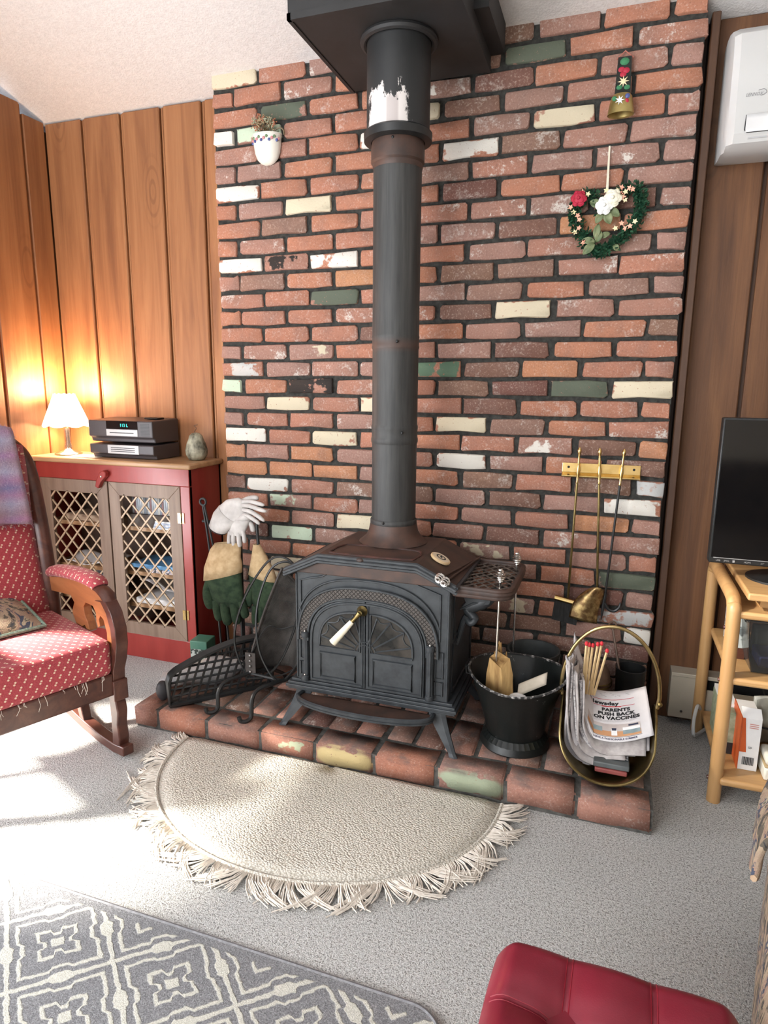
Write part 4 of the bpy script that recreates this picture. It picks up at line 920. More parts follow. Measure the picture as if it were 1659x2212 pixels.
def sling(u, v):
    ang = u; L0 = Vector((.352, -.452, .180)).lerp(Vector((.475, -.395, .575)), v)+Vector((-.012*sin(pi*v), 0, .0)); R0_ = Vector((.520, -.405, .195)).lerp(Vector((.555, -.37, .46)), v)+Vector((.030*sin(pi*v), 0, .02*sin(pi*v)))
    return L0.lerp(R0_, u)+Vector((0, .10*sin(pi*u)*(1-.6*v), -.02*sin(pi*u)))
MB().grid(sling, 14, 20).build('mesh_sling', MESH, t, solid=.0015)
MB().tube([sling(0, i/16) for i in range(17)], .005, 6).build('sling_edge', M('dark leather binding', (.035, .028, .025), (.06, .05, .045), 30, .7), t)
MB().tube([sling(i/10, 1) for i in range(11)], .004, 6).build('sling_edge', MATS['dark leather binding'], t)
st_ = MB().prism([(.352, .175), (.392, .175), (.392, .262), (.352, .262)], lambda x, z, y: (x, y+.08*(x-.352), z), -.462, -.458).build('rivet_strap', MATS['dark leather binding'], t)
for k in range(4): MB().ball((.372, -.4645, .190+k*.021), .0058, 10, 6, (1, .5, 1)).build('rivet', M('dull steel rivet', (.16, .155, .15), (.26, .25, .24), 20, .35, .8), st_)
MB().tube(smoothpath([(.535, -.40, .345), (.555, -.405, .36), (.545, -.41, .385), (.560, -.405, .40), (.565, -.402, .37), (.550, -.41, .335)], 4), .0022, 5).build('wire_clip', BRASS, t)
# green tin and white wrapped bundle
t = thing('green_fire_starter_box', 'green box lying behind the pierced panel beside the red cabinet', 'box', (-.005, -.17, 0))
box((-.078, -.205, .0), (.0, -.125, .150), rz=.12).build('box_body', M('green printed card', (.05, .16, .11), (.09, .22, .15), 12, .5), t, bev=.003)
MB().box((-.074, -.2072, .02), (-.004, -.2060, .115), rz=.12, c=(-.039, -.165, .075)).build('printed_panel', M('printed black and grey panel', (.02, .03, .025), (.46, .48, .44), 60, .5, lo=.46, hi=.54), t, smooth=False)
t = thing('plastic_wrapped_bundle', 'milky plastic wrapped bundle lying behind the pierced black panel', 'bundle', (.045, -.50, HZ))
def bund(u, v):
    c = Vector((.150, -.425, HZ+.048)); r = (sin(pi*v)**.45); w = 1+.16*sin(9*v+2)+.10*sin(4*pi*u+7*v); a = 2*pi*u
    return c+PD*(v-.5)*.33-PN*.052*cos(a)*r*w*1.0+Vector((0, 0, .047*sin(a)*r*w*(1+.05*sin(6*pi*u))))-PN*.022
MB().grid(bund, 26, 22).build('plastic_film', M('milky plastic film', (.50, .52, .54), (.78, .78, .79), 22, .25, bump=.3, bscale=30), t)
MB().ball((.075, -.580, HZ+.040), .026, 10, 7, (1, .8, 1.5)).build('dark_end', M('charcoal rubber', (.03, .03, .035), None, 10, .5), t)

# tool stand with gloves
t = thing('tool_stand', 'black iron hearth tool stand between red cabinet and log carrier', 'tool stand', (.15, -.17, HZ))
mb = MB(); mb.box((.06, -.26, HZ), (.25, -.08, HZ+.014)); mb.build('base', BLACK, t, bev=.004)
MB().tube([(.165, -.17, HZ+.012), (.170, -.175, .72)], .0085, 10).build('post', BLACK, t)
MB().tube(smoothpath([(.172, -.175, .715), (.215, -.185, .735), (.258, -.195, .715), (.262, -.198, .66), (.275, -.20, .50), (.295, -.20, .36), (.300, -.20, .20), (.300, -.20, .095)], 5), .0065, 8).build('hooked_rod', BLACK, t)
MB().tube([(.005, -.19, .672), (.165, -.18, .672)], .006, 6).build('crossarm', BLACK, t)
MB().tube([(.16, -.195, .60), (.20, -.235, .30), (.21, -.245, .12)], .006, 6).build('rod', BLACK, t)
t = thing('fireplace_tongs', 'black tongs with round ring top leaning by the red cabinet side', 'tongs', (.07, -.20, HZ))
for dx in (0, .022): MB().tube([(.020+dx*.3, -.205, .745), (.032+dx*.6, -.205, .66), (.075+dx*1.6, -.215, .36), (.095+dx*1.8, -.220, HZ+.002)], .0048, 6).build('arm', BLACK, t)
MB().tube([(.022+.014*cos(a), -.205, .755+.014*sin(a)) for a in [2*pi*i/14 for i in range(14)]], .005, 6, closed=True).build('ring_top', BLACK, t)
def ell(c, u, v, n=14): c, u, v = Vector(c), Vector(u), Vector(v); return [c+u*cos(2*pi*j/n)+v*sin(2*pi*j/n) for j in range(n)]
def glove(name, label, mats, cuff, palm, fingers, thumb, stitch=None, piv=None, k=1.0, sh=(0, 0, 0)):
    if piv or any(sh):
        pv, sv = Vector(piv or (0, 0, 0)), Vector(sh); g = lambda p: pv+(Vector(p)-pv)*k+sv; e = lambda r: (g(r[0]), Vector(r[1])*k, Vector(r[2])*k)
        cuff = [e(r) for r in cuff]; palm = [e(r) for r in palm]; fingers = [([g(p) for p in ps], r*k) for ps, r in fingers]; thumb = ([g(p) for p in thumb[0]], thumb[1]*k)
        if stitch: stitch = e(stitch)
    t = thing(name, label, 'glove', cuff[0][0] if not isinstance(cuff[0][0], Vector) else cuff[0][0])
    MB().rings([ell(*r) for r in cuff], (False, False)).build('cuff', mats[0], t, solid=.003, angle=80)
    pm_ = MB().rings([ell(*r) for r in palm], (True, True)).build('palm', mats[1], t, angle=80)
    for pts, r in fingers:
        p = smoothpath(pts, 4); n_ = len(p)
        MB().tube(p, [r*(1 if i < n_-4 else (.97, .88, .68, .3)[i-n_+4]) for i in range(n_)], 10, flat=.82).build('finger', mats[1], t, angle=80)
    p = smoothpath(thumb[0], 4); n_ = len(p); r = thumb[1]
    MB().tube(p, [r*(1 if i < n_-4 else (.97, .88, .68, .3)[i-n_+4]) for i in range(n_)], 10).build('thumb', mats[1], t, angle=80)
    if stitch: MB().tube(ell(*stitch, n=24), .0016, 5, closed=True).build('cuff_binding', PRINT, t)
    return t
g1 = glove('work_glove', 'pale leather work glove lying palm down on top of tool stand', (HIDE, HIDE),
      [((.088, -.235, .650), (.046, 0, -.018), (.0, .030, .012)), ((.108, -.225, .690), (.050, 0, -.030), (0, .028, .012)), ((.136, -.215, .722), (.050, 0, -.034), (0, .026, .014))],
      [((.130, -.216, .716), (.050, 0, -.034), (0, .025, .013)), ((.160, -.210, .742), (.040, 0, -.042), (0, .022, .014)), ((.195, -.206, .752), (.016, 0, -.046), (0, .020, .012)), ((.222, -.204, .746), (.008, 0, -.042), (0, .016, .006))],
      [([(.205, -.205, .780), (.245, -.200, .783), (.285, -.198, .776), (.318, -.198, .770)], .0125), ([(.212, -.214, .765), (.255, -.216, .764), (.300, -.214, .752), (.335, -.212, .744)], .0125),
       ([(.216, -.216, .744), (.255, -.224, .742), (.298, -.224, .722), (.330, -.222, .700)], .012), ([(.214, -.212, .722), (.245, -.222, .718), (.280, -.224, .702), (.305, -.222, .684)], .0115)],
      ([(.170, -.190, .765), (.205, -.170, .785), (.245, -.165, .795), (.268, -.165, .792)], .0135), ((.086, -.236, .648), (.047, 0, -.018), (.0, .031, .012)), piv=(.19, -.21, .70), k=.84, sh=(.002, 0, 0))
g2 = glove('work_glove', 'pale leather work glove hanging fingers down beneath the other one', (HIDE, HIDE),
      [((.215, -.200, .728), (.026, .01, .012), (-.008, .022, 0)), ((.212, -.205, .712), (.034, .01, .006), (-.008, .024, 0)), ((.205, -.212, .696), (.040, .006, .0), (-.008, .024, 0))],
      [((.206, -.212, .698), (.040, .006, 0), (-.006, .024, 0)), ((.192, -.222, .672), (.046, 0, 0), (0, .022, 0)), ((.180, -.226, .640), (.044, 0, 0), (0, .018, 0)), ((.176, -.228, .622), (.040, 0, 0), (0, .014, 0))],
      [([(.146, -.228, .640), (.140, -.229, .615), (.138, -.229, .590), (.139, -.228, .572)], .0125), ([(.168, -.232, .635), (.166, -.236, .605), (.168, -.236, .575), (.170, -.234, .552)], .0135),
       ([(.192, -.232, .638), (.195, -.236, .612), (.198, -.236, .585), (.200, -.234, .568)], .0130), ([(.212, -.228, .646), (.220, -.232, .625), (.223, -.232, .602), (.223, -.230, .590)], .0118)],
      ([(.226, -.210, .690), (.245, -.205, .675), (.252, -.204, .655), (.252, -.204, .640)], .013), piv=(.19, -.21, .70), k=.84, sh=(.005, 0, 0))
glove('welding_glove', 'dark green welding glove with folded tan cuff hanging on stand at left', (TANSUEDE, GREENSUEDE),
      [((.125, -.222, .588), (.060, 0, .006), (0, .020, 0)), ((.118, -.235, .545), (.068, 0, -.012), (0, .030, 0)), ((.112, -.245, .500), (.085, 0, .016), (0, .038, 0)), ((.112, -.250, .455), (.088, 0, .026), (0, .036, 0))],
      [((.112, -.250, .458), (.085, 0, .026), (0, .034, 0)), ((.122, -.252, .410), (.080, 0, .012), (0, .030, 0)), ((.132, -.252, .360), (.076, 0, 0), (0, .026, 0)), ((.138, -.250, .335), (.070, 0, 0), (0, .018, 0))],
      [([(.080, -.252, .355), (.084, -.255, .320), (.090, -.255, .290), (.096, -.252, .268)], .0215), ([(.122, -.258, .350), (.127, -.262, .312), (.134, -.262, .280), (.140, -.258, .258)], .0225),
       ([(.164, -.256, .350), (.170, -.260, .318), (.176, -.260, .288), (.180, -.256, .268)], .0215), ([(.196, -.250, .362), (.204, -.252, .335), (.210, -.252, .310), (.214, -.250, .294)], .019)],
      ([(.052, -.250, .425), (.045, -.258, .385), (.052, -.262, .345), (.066, -.262, .318)], .021), sh=(.018, 0, .012))
glove('welding_glove', 'second green welding glove with tan cuff partly behind log carrier', (TANSUEDE, GREENSUEDE),
      [((.262, -.205, .600), (.012, 0, 0), (0, .012, 0)), ((.275, -.208, .560), (.030, 0, -.004), (0, .020, 0)), ((.288, -.212, .505), (.052, 0, -.010), (0, .026, 0)), ((.292, -.214, .468), (.064, 0, -.012), (0, .028, 0))],
      [((.292, -.214, .470), (.062, 0, -.012), (0, .027, 0)), ((.298, -.216, .42), (.062, 0, 0), (0, .026, 0)), ((.302, -.216, .36), (.060, 0, 0), (0, .022, 0)), ((.302, -.216, .335), (.052, 0, 0), (0, .015, 0))],
      [([(.258+k*.030, -.218, .350), (.256+k*.031, -.222, .315), (.256+k*.031, -.222, .285), (.258+k*.031, -.220, .265+.006*abs(k-1.5))], .0165) for k in range(4)],
      ([(.246, -.216, .43), (.232, -.222, .395), (.230, -.224, .365), (.234, -.224, .345)], .018))

# ================================================================== right of the stove
HX, HY = 1.327, -.415
def hodmat():
    mt = bpy.data.materials.new('chipped black enamel'); n = NT(mt); P = n.co()
    s_ = n.step(n.noise(P, 46, 5, .75), .665, .70); n.set(Base_Color=n.mix(n.m('MULTIPLY', s_, .8), (.0075, .0095, .009), (.42, .41, .38)), Roughness=.36); n.bump(n.noise(P, 18, 3), .15, .006); return mt
HOD = hodmat()
t = thing('coal_hod', 'black chipped coal hod with kindling standing right of the stove', 'coal hod', (HX, HY, HZ))
def hodring(r, z, wave=0, n=48): return [Vector((HX+r*(1+.03*cos(2*a))*cos(a), HY+r*sin(a), z+wave*(.5*cos(2*a)+.35*sin(a)))) for a in [2*pi*j/n for j in range(n)]]
MB().rings([hodring(.088, .118), hodring(.098, .160), hodring(.120, .235, .004), hodring(.146, .312, .016), hodring(.152, .322, .018), hodring(.147, .318, .018), hodring(.116, .235, .004), hodring(.094, .160), hodring(.084, .124)], (False, True)).build('bucket', HOD, t)
mb = MB(); rs = []
for r, z in ((.108, HZ), (.112, HZ+.006), (.104, HZ+.026), (.090, HZ+.042)):
    rs.append([Vector((HX+(r+.002*(j % 2)*(1 if z > HZ+.01 else 0))*cos(2*pi*j/72), HY+(r+.002*(j % 2)*(1 if z > HZ+.01 else 0))*sin(2*pi*j/72), z)) for j in range(72)])
mb.rings(rs, (True, True)); mb.build('fluted_foot', HOD, t, angle=20)
MB().tube(hodring(.151, .3215, .018), .0042, 6, closed=True).build('rolled_rim', M('worn rim', (.02, .02, .02), (.42, .40, .38), 70, .4, lo=.5, hi=.66), t)
for s_ in (-1, 1): MB().tube([(HX+s_*.150, HY, .325), (HX+s_*.168, HY-.003, .318), (HX+s_*.166, HY-.003, .295), (HX+s_*.148, HY, .292)], .004, 6).build('handle_ear', BLACK, t)
ks = [((1.285, -.435, .15), (1.276, -.466, .378), .042, .020, 'split log with yellow broken face standing in coal hod'), ((1.285, -.40, .16), (1.266, -.418, .405), .009, .006, 'tall splintered kindling stick at the back of coal hod'), ((1.28, -.42, .16), (1.258, -.44, .395), .008, .006, 'short splintered kindling stick leaning on split log'), ((1.31, -.40, .16), (1.284, -.425, .378), .010, .006, 'kindling splinter right of the split log')]
for a, b, w, d, lb in ks:
    a, b = Vector(a), Vector(b); ax = (b-a).normalized(); u = Vector((1, 0, 0)); u = (u-ax*u.dot(ax)).normalized(); v = ax.cross(u); r = random.Random(len(lb)); rs = []
    shp = [(-1, -.5), (.2, -1), (1, -.3), (.8, .7), (-.3, 1), (-1, .4)]
    for k in range(6): 
        c = a.lerp(b, k/5); rs.append([c+u*x*w*(1+r.uniform(-.1, .1))*(1 if k < 5 else .8)+v*y*d*1.3+ax*(r.uniform(-.02, .014) if k == 5 else 0) for x, y in shp])
    tag(MB().rings(rs).build('kindling_stick', FIREWOOD, smooth=False), lb, 'kindling')
tag(MB().grid(lambda u, v: (1.335+.085*u, -.415-.05*v+.02*u, .262+.045*u+.03*sin(pi*v)), 8, 10).build('paper_roll', M('brown paper roll', (.42, .36, .28), (.56, .49, .40), 20, .8), solid=.002), 'curled brown paper lying inside the coal hod', 'paper')
tag(MB().ball((1.338, -.465, .255), .026, 10, 7, (1.2, .8, .7)).build('paper_scrap', PAPERW), 'crumpled white paper scrap in the coal hod', 'paper')
# cauldron behind
t = thing('cauldron', 'dark grey iron cauldron behind the coal hod against bricks', 'cauldron', (1.347, -.135, HZ))
MB().lathe([(.060, .0), (.085, .03), (.092, .10), (.088, .19), (.094, .205), (.094, .213), (.087, .212), (.083, .19), (.085, .10), (.06, .02)], (1.347, -.135, HZ), 32, cap=(True, True)).build('pot', M('grey cast pot', (.022, .025, .026), (.045, .05, .05), 16, .5, bump=.15, bscale=90), t)
MB().tube(smoothpath([(1.254, -.135, .285), (1.262, -.16, .25), (1.29, -.215, .215), (1.347, -.238, .20), (1.404, -.215, .215), (1.432, -.16, .25), (1.440, -.135, .285)], 5), .003, 6).build('bail', BLACK, t)
# lantern-like rusty kettle and can and ladle in the corner
t = thing('rusty_kettle', 'rusty brown domed kettle behind the newspapers against bricks', 'kettle', (1.562, -.10, HZ))
RUST = M('brown rusty tin', (.075, .042, .028), (.15, .09, .06), 22, .55, bump=.15, bscale=80)
MB().lathe([(.050, 0), (.056, .01), (.056, .10), (.059, .108), (.059, .114), (.054, .120), (.050, .150), (.038, .172), (.022, .180), (.020, .192), (.010, .198)], (1.562, -.10, HZ), 28).build('body', RUST, t)
for z in (.104, .117): MB().tube([(1.562+.0585*cos(2*pi*i/28), -.10+.0585*sin(2*pi*i/28), HZ+z) for i in range(28)], .0028, 6, closed=True).build('band', OLDBRASS, t)
t = thing('dark_tin_can', 'dark open tin can in the corner right of rusty kettle', 'can', (1.682, -.075, HZ))
MB().lathe([(.044, 0), (.046, .004), (.050, .165), (.052, .168), (.048, .168), (.044, .02)], (1.682, -.075, HZ), 28).build('can', BLACK, t)
t = thing('hooked_ladle', 'thin rusty ladle with looped end leaning on the brick wall', 'ladle', (1.645, -.075, HZ+.14))
MB().tube([(1.650, -.09, .205), (1.630, -.05, .29), (1.612, -.022, .365)], .0042, 6).build('handle', RUST, t)
MB().tube([(1.611+.012*cos(a), -.020, .377+.014*sin(a)) for a in [2*pi*i/14 for i in range(14)]], .0035, 6, closed=True).build('loop', RUST, t)
# brass log hod, newspapers, matches
t = thing('brass_log_hod', 'tarnished brass log hod with hoop handle holding newspapers', 'log hod', (1.607, -.45, HZ))
QX, QZ, QR = 1.606, HZ+.142, .132
def hodsheet(u, v):   # u across the bend, v front to back
    th = (u-.5)*2*1.92; d = .165*max(.0001, 1-abs((u-.5)*2)**2.3)**.5
    if abs(th) <= pi/2: x, z = QX+QR*sin(th), QZ-QR*cos(th)
    else: x, z = QX+QR*(1 if th > 0 else -1)*(1+.06*(abs(th)-pi/2)), QZ+QR*(abs(th)-pi/2)*1.35
    y = -.445+(v-.5)*2*d; lip = .016*abs((v-.5)*2)**4*max(0, cos(th*.8))
    return (x, y, z+lip)
MB().grid(hodsheet, 40, 14).build('bent_brass_sheet', OLDBRASS, t, solid=.0025)
edge = [hodsheet(i/40, 0) for i in range(41)]; MB().tube(edge, .0032, 6).build('rolled_edge', OLDBRASS, t); MB().tube([hodsheet(i/40, 1) for i in range(41)], .0032, 6).build('rolled_edge', OLDBRASS, t)
mb = MB(); mb.lathe([(.075, .0), (.078, .004), (.050, .010), (.048, .012)], (QX, -.445, HZ-.001), 24); mb.build('foot', OLDBRASS, t)
hp = [(QX+.141*cos(a)*(1.0 if a else 1), -.445, .318+.205*sin(a)) for a in [pi*i/28 for i in range(29)]]
hd = MB().tube([(QX+.137, -.445, .285)]+hp+[(QX-.137, -.445, .285)], .0058, 10).build('hoop_handle', M('aged brass', (.34, .25, .11), (.46, .35, .17), 30, .32, 1), t)
for s_ in (-1, 1): MB().ball((QX+s_*.143, -.448, .300), .008, 10, 6).build('handle_rivet', OLDBRASS, t)
def jpaper(k, xl, ztop, rad, xr, zr, y0, y1, tilt=.85, wob=0.0, lab=None, mt=PAPER, seed=0):
    rn = random.Random(seed+k); pts = []
    a, b = Vector((xl, ztop)), Vector((xl+.004, HZ+.05+rad)); 
    prof = smoothpath([(xl-.006+rn.uniform(-.006, .006), 0, ztop), (xl+rn.uniform(-.004, .004), 0, ztop*.6+.4*(HZ+.07)), (xl+.008, 0, HZ+.095+k*.005), (xl+.034, 0, HZ+.044+k*.005), (xl+.080, 0, HZ+.028+k*.0054), (xr-.05, 0, (zr+HZ+.030+k*.0054)/2), (xr, 0, zr)], 4)
    def f(u, v):
        i = u*(len(prof)-1); j = min(int(i), len(prof)-2); p = prof[j].lerp(prof[j+1], i-j)
        return (p.x+.006*sin(9*v+k*1.7)*(1-u)+1.6*wob*sin(13*u+k), y0+(y1-y0)*v+.006*sin(k*2.1)-.004*u, p.z+tilt*(y1-y0)*v*(min(1, u*2.2))+.003*sin(17*v+2*k)*(1-u))
    return tag(MB().grid(f, 24, 6).build('newspaper', mt, solid=.005), lab, 'newspaper')
GREYPAPER = M('yellowed grey newsprint', (.34, .30, .29), (.50, .46, .44), 40, .85)
INKY = M('printed newsprint', (.30, .28, .29), (.62, .59, .58), 55, .85, lo=.40, hi=.52, stretch=(1, 3, 3))
labs = ['tall outermost newspaper standing against the left rim of brass hod', 'tall creased newspaper just inside the outermost one in hod', 'outermost newspaper hugging the left side of brass hod', 'second newspaper in from the left side of brass hod', 'crumpled third newspaper in the brass hod, dark print showing', 'fourth folded newspaper of the bent pile in brass hod', 'fifth folded newspaper, its lower edge curling out of hod', 'sixth folded newspaper with a ragged lower edge', 'seventh folded newspaper, just two below the front page', 'folded newspaper directly beneath the front page']
for k, lb in enumerate(labs):
    jpaper(k, 1.484+k*.0062, .412-.009*k+.014*(k % 3), .03, (1.60, 1.63, 1.64, 1.66, 1.675, 1.665, 1.69, 1.70, 1.715, 1.728)[k], HZ+.030+k*.0076, -.520-(k % 3)*.006+.002*k, -.385, .66, .002, lb, (PAPER, INKY, GREYPAPER)[k % 3], 5)
BL, BR_, TL, TR = Vector((1.553, -.512, .200)), Vector((1.736, -.506, .230)), Vector((1.543, -.378, .292)), Vector((1.713, -.372, .318))
def page(u, v, lift=0): 
    p = BL.lerp(BR_, u).lerp(TL.lerp(TR, u), v); p.z -= .020*sin(pi*min(1, max(0, u))**.8)*(1-.3*v); p.y -= .008*sin(pi*min(1, max(0, u)))
    if u < .1: p += Vector((-.01, .012, .05))*((.1-u)/.1)**1.5
    nn = Vector((-.05, -.70, .72)); return p+nn*lift
np_ = thing('front_page_newspaper', 'front page newspaper with bold black headline on top of hod pile', 'newspaper', (1.64, -.44, .18))
MB().grid(lambda u, v: page(u*1.12-.12, v), 26, 10).build('front_page', PAGE, np_, solid=.002)
pw, ph = .187, .165
def pf(ox, oy): return lambda x, y: page(ox+x/pw, oy+y/ph, .0018)
def prect(u0, v0, u1, v1, mt, nm, lift=.0016, n=10): MB().grid(lambda u, v: page(u0+(u1-u0)*u, v0+(v1-v0)*v, lift), n, 2).build(nm, mt, np_)
text('Newsday', pf(.015, .712), .0160, PRINT, np_, 'masthead', bold=.0008, sx=1.5)
for v in (.815, .685): prect(.03, v, .78, v+.009, PRINTR, 'red_rule')
prect(.24, .672, .56, .690, PRINTR, 'red_bar')
for s_, y, sc in (('PARENTS', .588, .0138), ('PUSH BACK', .506, .0138), ('ON VACCINES', .424, .0138)): text(s_, pf(.47, y), sc, PRINT, np_, 'headline', 'CENTER', bold=.0009, sx=1.42)
prect(.07, .396, .80, .402, M('grey small print', (.20, .19, .19), (.5, .48, .48), 200, .8), 'small_print'); prect(.10, .378, .76, .383, MATS['grey small print'], 'small_print')
prect(.02, .10, .83, .335, M('photo pale background', (.42, .36, .34), (.56, .49, .45), 14, .7), 'cover_photo', .0017)
prect(.02, .10, .83, .20, M('photo orange table', (.42, .20, .09), (.52, .27, .13), 12, .7), 'photo_table', .002)
prect(.05, .18, .24, .27, M('photo teal carton', (.16, .22, .23), (.26, .32, .33), 30, .7), 'photo_carton', .0022)
prect(.56, .14, .82, .215, MATS['photo teal carton'], 'photo_carton', .0022); prect(.56, .215, .82, .27, PAPERW, 'photo_carton', .0022)
prect(.38, .12, .47, .235, PAPERW, 'photo_vial', .0024); prect(.39, .215, .46, .26, M('photo navy', (.02, .025, .05), None, 10, .7), 'photo_vial_cap', .0026, 4); prect(.65, .285, .80, .315, MATS['photo navy'], 'photo_glove', .0026, 4)
text('HAVE A FASHIONABLE SUMMER', pf(.43, .034), .0078, M('dark blue print', (.03, .03, .07), None, 5, .7), np_, 'strapline', 'CENTER', bold=.0002, sx=1.12); prect(.0, .085, .84, .092, PRINT, 'rule')
rs_ = random.Random(8)
for k in range(26): 
    u = .18+.50*rs_.random(); v = .88+.085*rs_.random(); prect(u, v, u+.02+.05*rs_.random(), v+.006, MATS['grey small print'], 'small_print', .0017, 2) if k < 14 else None
for k, (x, dx) in enumerate(((1.528, -.001), (1.534, .001), (1.541, .004), (1.549, .010), (1.556, .014), (1.563, .024))):
    b = Vector((x, -.452, .30)); e = Vector((x+dx+.004, -.452+.004*k, .462-(0, .004, .006, .002, 0, .022)[k]))
    t = thing('long_match', ('leftmost', 'second', 'third', 'fourth', 'fifth', 'rightmost and lowest')[k]+' of the six red-tipped long matches among newspapers', 'match', b)
    MB().tube([b, e], .0036, 4).build('stick', M('pale match wood', (.62, .44, .22), (.72, .54, .30), 30, .7), t, smooth=False); MB().ball(e, .0058, 8, 6, (1, 1, 1.3)).build('head', M('red match head', (.48, .02, .03), None, 20, .7), t)
tag(box((1.575, -.555, HZ+.046), (1.675, -.46, HZ+.062)).build('folder', M('dark grey folder with red edge', (.06, .07, .07), (.12, .13, .13), 10, .6), bev=.003), 'dark grey folder at the bottom of brass log hod', 'folder')
tag(box((1.58, -.560, HZ+.032), (1.67, -.46, HZ+.0455)).build('red_booklet', M('faded red cover', (.20, .04, .04), (.28, .07, .06), 10, .6), bev=.003), 'faded red booklet under the grey folder in brass hod', 'booklet')

# fireplace tools hanging from the brass rail
t = thing('tool_rail', 'polished brass hanging rail screwed to the brick wall', 'tool rail', (1.53, -.012, .912))
mb = MB(); mb.prism([(-.006, .958), (-.006, .912), (-.034, .910), (-.036, .916), (-.026, .920), (-.010, .925), (-.010, .958)], lambda y, z, x: (x, y, z), 1.400, 1.662); mb.build('rail', BRASS, t, smooth=False, bev=.0015)
for x in (1.422, 1.640): MB().ball((x, -.0105, .943), .0045, 10, 6).build('screw', PRINT, t)
def htool(name, label, xt, xb, zb, col):
    t = thing(name, label, 'fireplace tool', (xt, -.038, zb)); top = Vector((xt, -.044, .985)); bot = Vector((xb, -.034, zb)); ax = (top-bot).normalized()
    prof = [(.004, 0), (.0055, .004), (.0035, .010), (.0058, .030), (.0068, .044), (.0045, .060), (.0035, .066), (.0055, .072), (.0035, .080), (.0048, .088), (.0032, .096), (.0062, .108), (.0070, .116), (.0045, .124), (.001, .128)]
    MB().lathe(prof, top-ax*.095, 12, ax).build('turned_handle', BRASS, t); MB().tube([top-ax*.092, bot], .0042, 8).build('shaft', col, t); return t
t = htool('hearth_brush', 'brass handled hearth brush, leftmost tool on the brass rail', 1.457, 1.450, .468, OLDBRASS)
MB().tube([(1.403, -.036, .462), (1.492, -.036, .446)], .0115, 10).build('brush_head', BRASS, t); MB().rings([[(1.404, -.046, .456), (1.492, -.046, .440), (1.492, -.024, .440), (1.404, -.024, .456)], [(1.398, -.056, .385), (1.486, -.056, .372), (1.486, -.012, .372), (1.398, -.012, .385)]]).build('bristles', M('black bristles', (.006, .006, .006), (.02, .02, .02), 200, .9, bump=.6, bscale=300, stretch=(1, 1, .1)), t)
t = htool('hearth_shovel', 'brass handled shovel, middle tool on the brass rail', 1.525, 1.548, .515, OLDBRASS)
def shov(u, v):
    xl = 1.504-.046*v-.010*sin(pi*v); xr_ = 1.592-.036*v-.012*sin(pi*v); z = .512-.112*v+.012*cos((u-.5)*pi)*(1-v)-.012*(u-.5)*0-.014*u*v
    return (xl+(xr_-xl)*(.5+(u-.5)*(1-.45*(1-v)**5)), -.040-.018*sin(pi*u)*(1-.5*v)-.012*v, z)
MB().grid(shov, 14, 14).build('shovel_pan', M('spotted brass', (.20, .12, .055), (.50, .36, .16), 46, .35, .9, lo=.42, hi=.62), t, solid=.0025)
t = htool('hearth_poker', 'black shafted poker with barbed end, rightmost tool on rail', 1.602, 1.578, .50, BLACK)
MB().tube([(1.578, -.034, .50), (1.573, -.034, .44), (1.570, -.034, .395)], [.0065, .006, .001], 8).build('point', BLACK, t)
MB().tube(smoothpath([(1.574, -.034, .465), (1.592, -.034, .440), (1.612, -.034, .436), (1.628, -.034, .452), (1.630, -.034, .470)], 4), [.006]*14+[.004, .003, .001], 8).build('barb', BLACK, t)

# ================================================================== things hung on the bricks
t = thing('wall_pocket', 'white glazed wall pocket vase with painted band and dried flowers', 'wall vase', (.245, -.01, 2.042))
GLAZE = M('cream glaze', (.74, .71, .64), (.80, .77, .70), 8, .15)
rs = []
for z, rx, ry in ((2.044, .012, .006), (2.050, .028, .016), (2.064, .043, .026), (2.085, .052, .034), (2.11, .056, .040), (2.135, .058, .042), (2.146, .059, .043)):
    rs.append([Vector((.245+rx*cos(pi+pi*j/18), -.006+ry*sin(pi+pi*j/18), z)) for j in range(19)]+[Vector((.245+rx*.9, -.004, z)), Vector((.245-rx*.9, -.004, z))])
MB().rings(rs, (True, True)).build('pocket_body', GLAZE, t)
MB().tube([(.245+.059*cos(pi+pi*j/18), -.006+.043*sin(pi+pi*j/18), 2.147) for j in range(19)], .003, 6).build('lip', GLAZE, t)
pc = [M('painted blue', (.06, .08, .24), None, 8, .3), M('painted pink', (.50, .20, .22), None, 8, .3), M('painted green', (.12, .20, .10), None, 8, .3)]
for k in range(14):
    a = pi+pi*(.12+.76*k/13); z = 2.128+(k % 3-1)*.006; p = Vector((.245+.0585*cos(a), -.006+.0425*sin(a), z))
    MB().ball(p, .0058, 8, 5, (1, .5, 1)).build('painted_flower', pc[k % 3], t)
DRY = [M('dried tan florets', (.32, .22, .12), (.50, .38, .24), 60, .9), M('dried rust florets', (.30, .10, .05), (.45, .20, .12), 60, .9), M('dried sage florets', (.26, .27, .17), (.40, .40, .29), 60, .9)]
rf = random.Random(21)
fl = [MB(), MB(), MB()]; stems = MB()
for k in range(34):
    b = Vector((.245+rf.uniform(-.03, .03), -.02, 2.14)); e = Vector((.243+rf.uniform(-.055, .050), -.03+rf.uniform(-.02, .012), 2.165+rf.random()*.045)); stems.tube([b, (b+e)/2+Vector((0, 0, .006)), e], .0009, 4)
    for q_ in range(7): fl[k % 3].ball(e+Vector((rf.uniform(-.009, .009), rf.uniform(-.008, .008), rf.uniform(-.009, .009))), .0032, 5, 3)
for k in range(4): stems.tube([(.245+.006*k, -.02, 2.15), (.238+.012*k, -.025, 2.205-.006*k)], .0012, 4)
stems.tube(smoothpath([(.27, -.02, 2.15), (.30, -.022, 2.165), (.318, -.02, 2.158), (.322, -.018, 2.14)], 3), .003, 5)
for i in range(3): fl[i].build('dried_florets', DRY[i], t, kind='stuff')
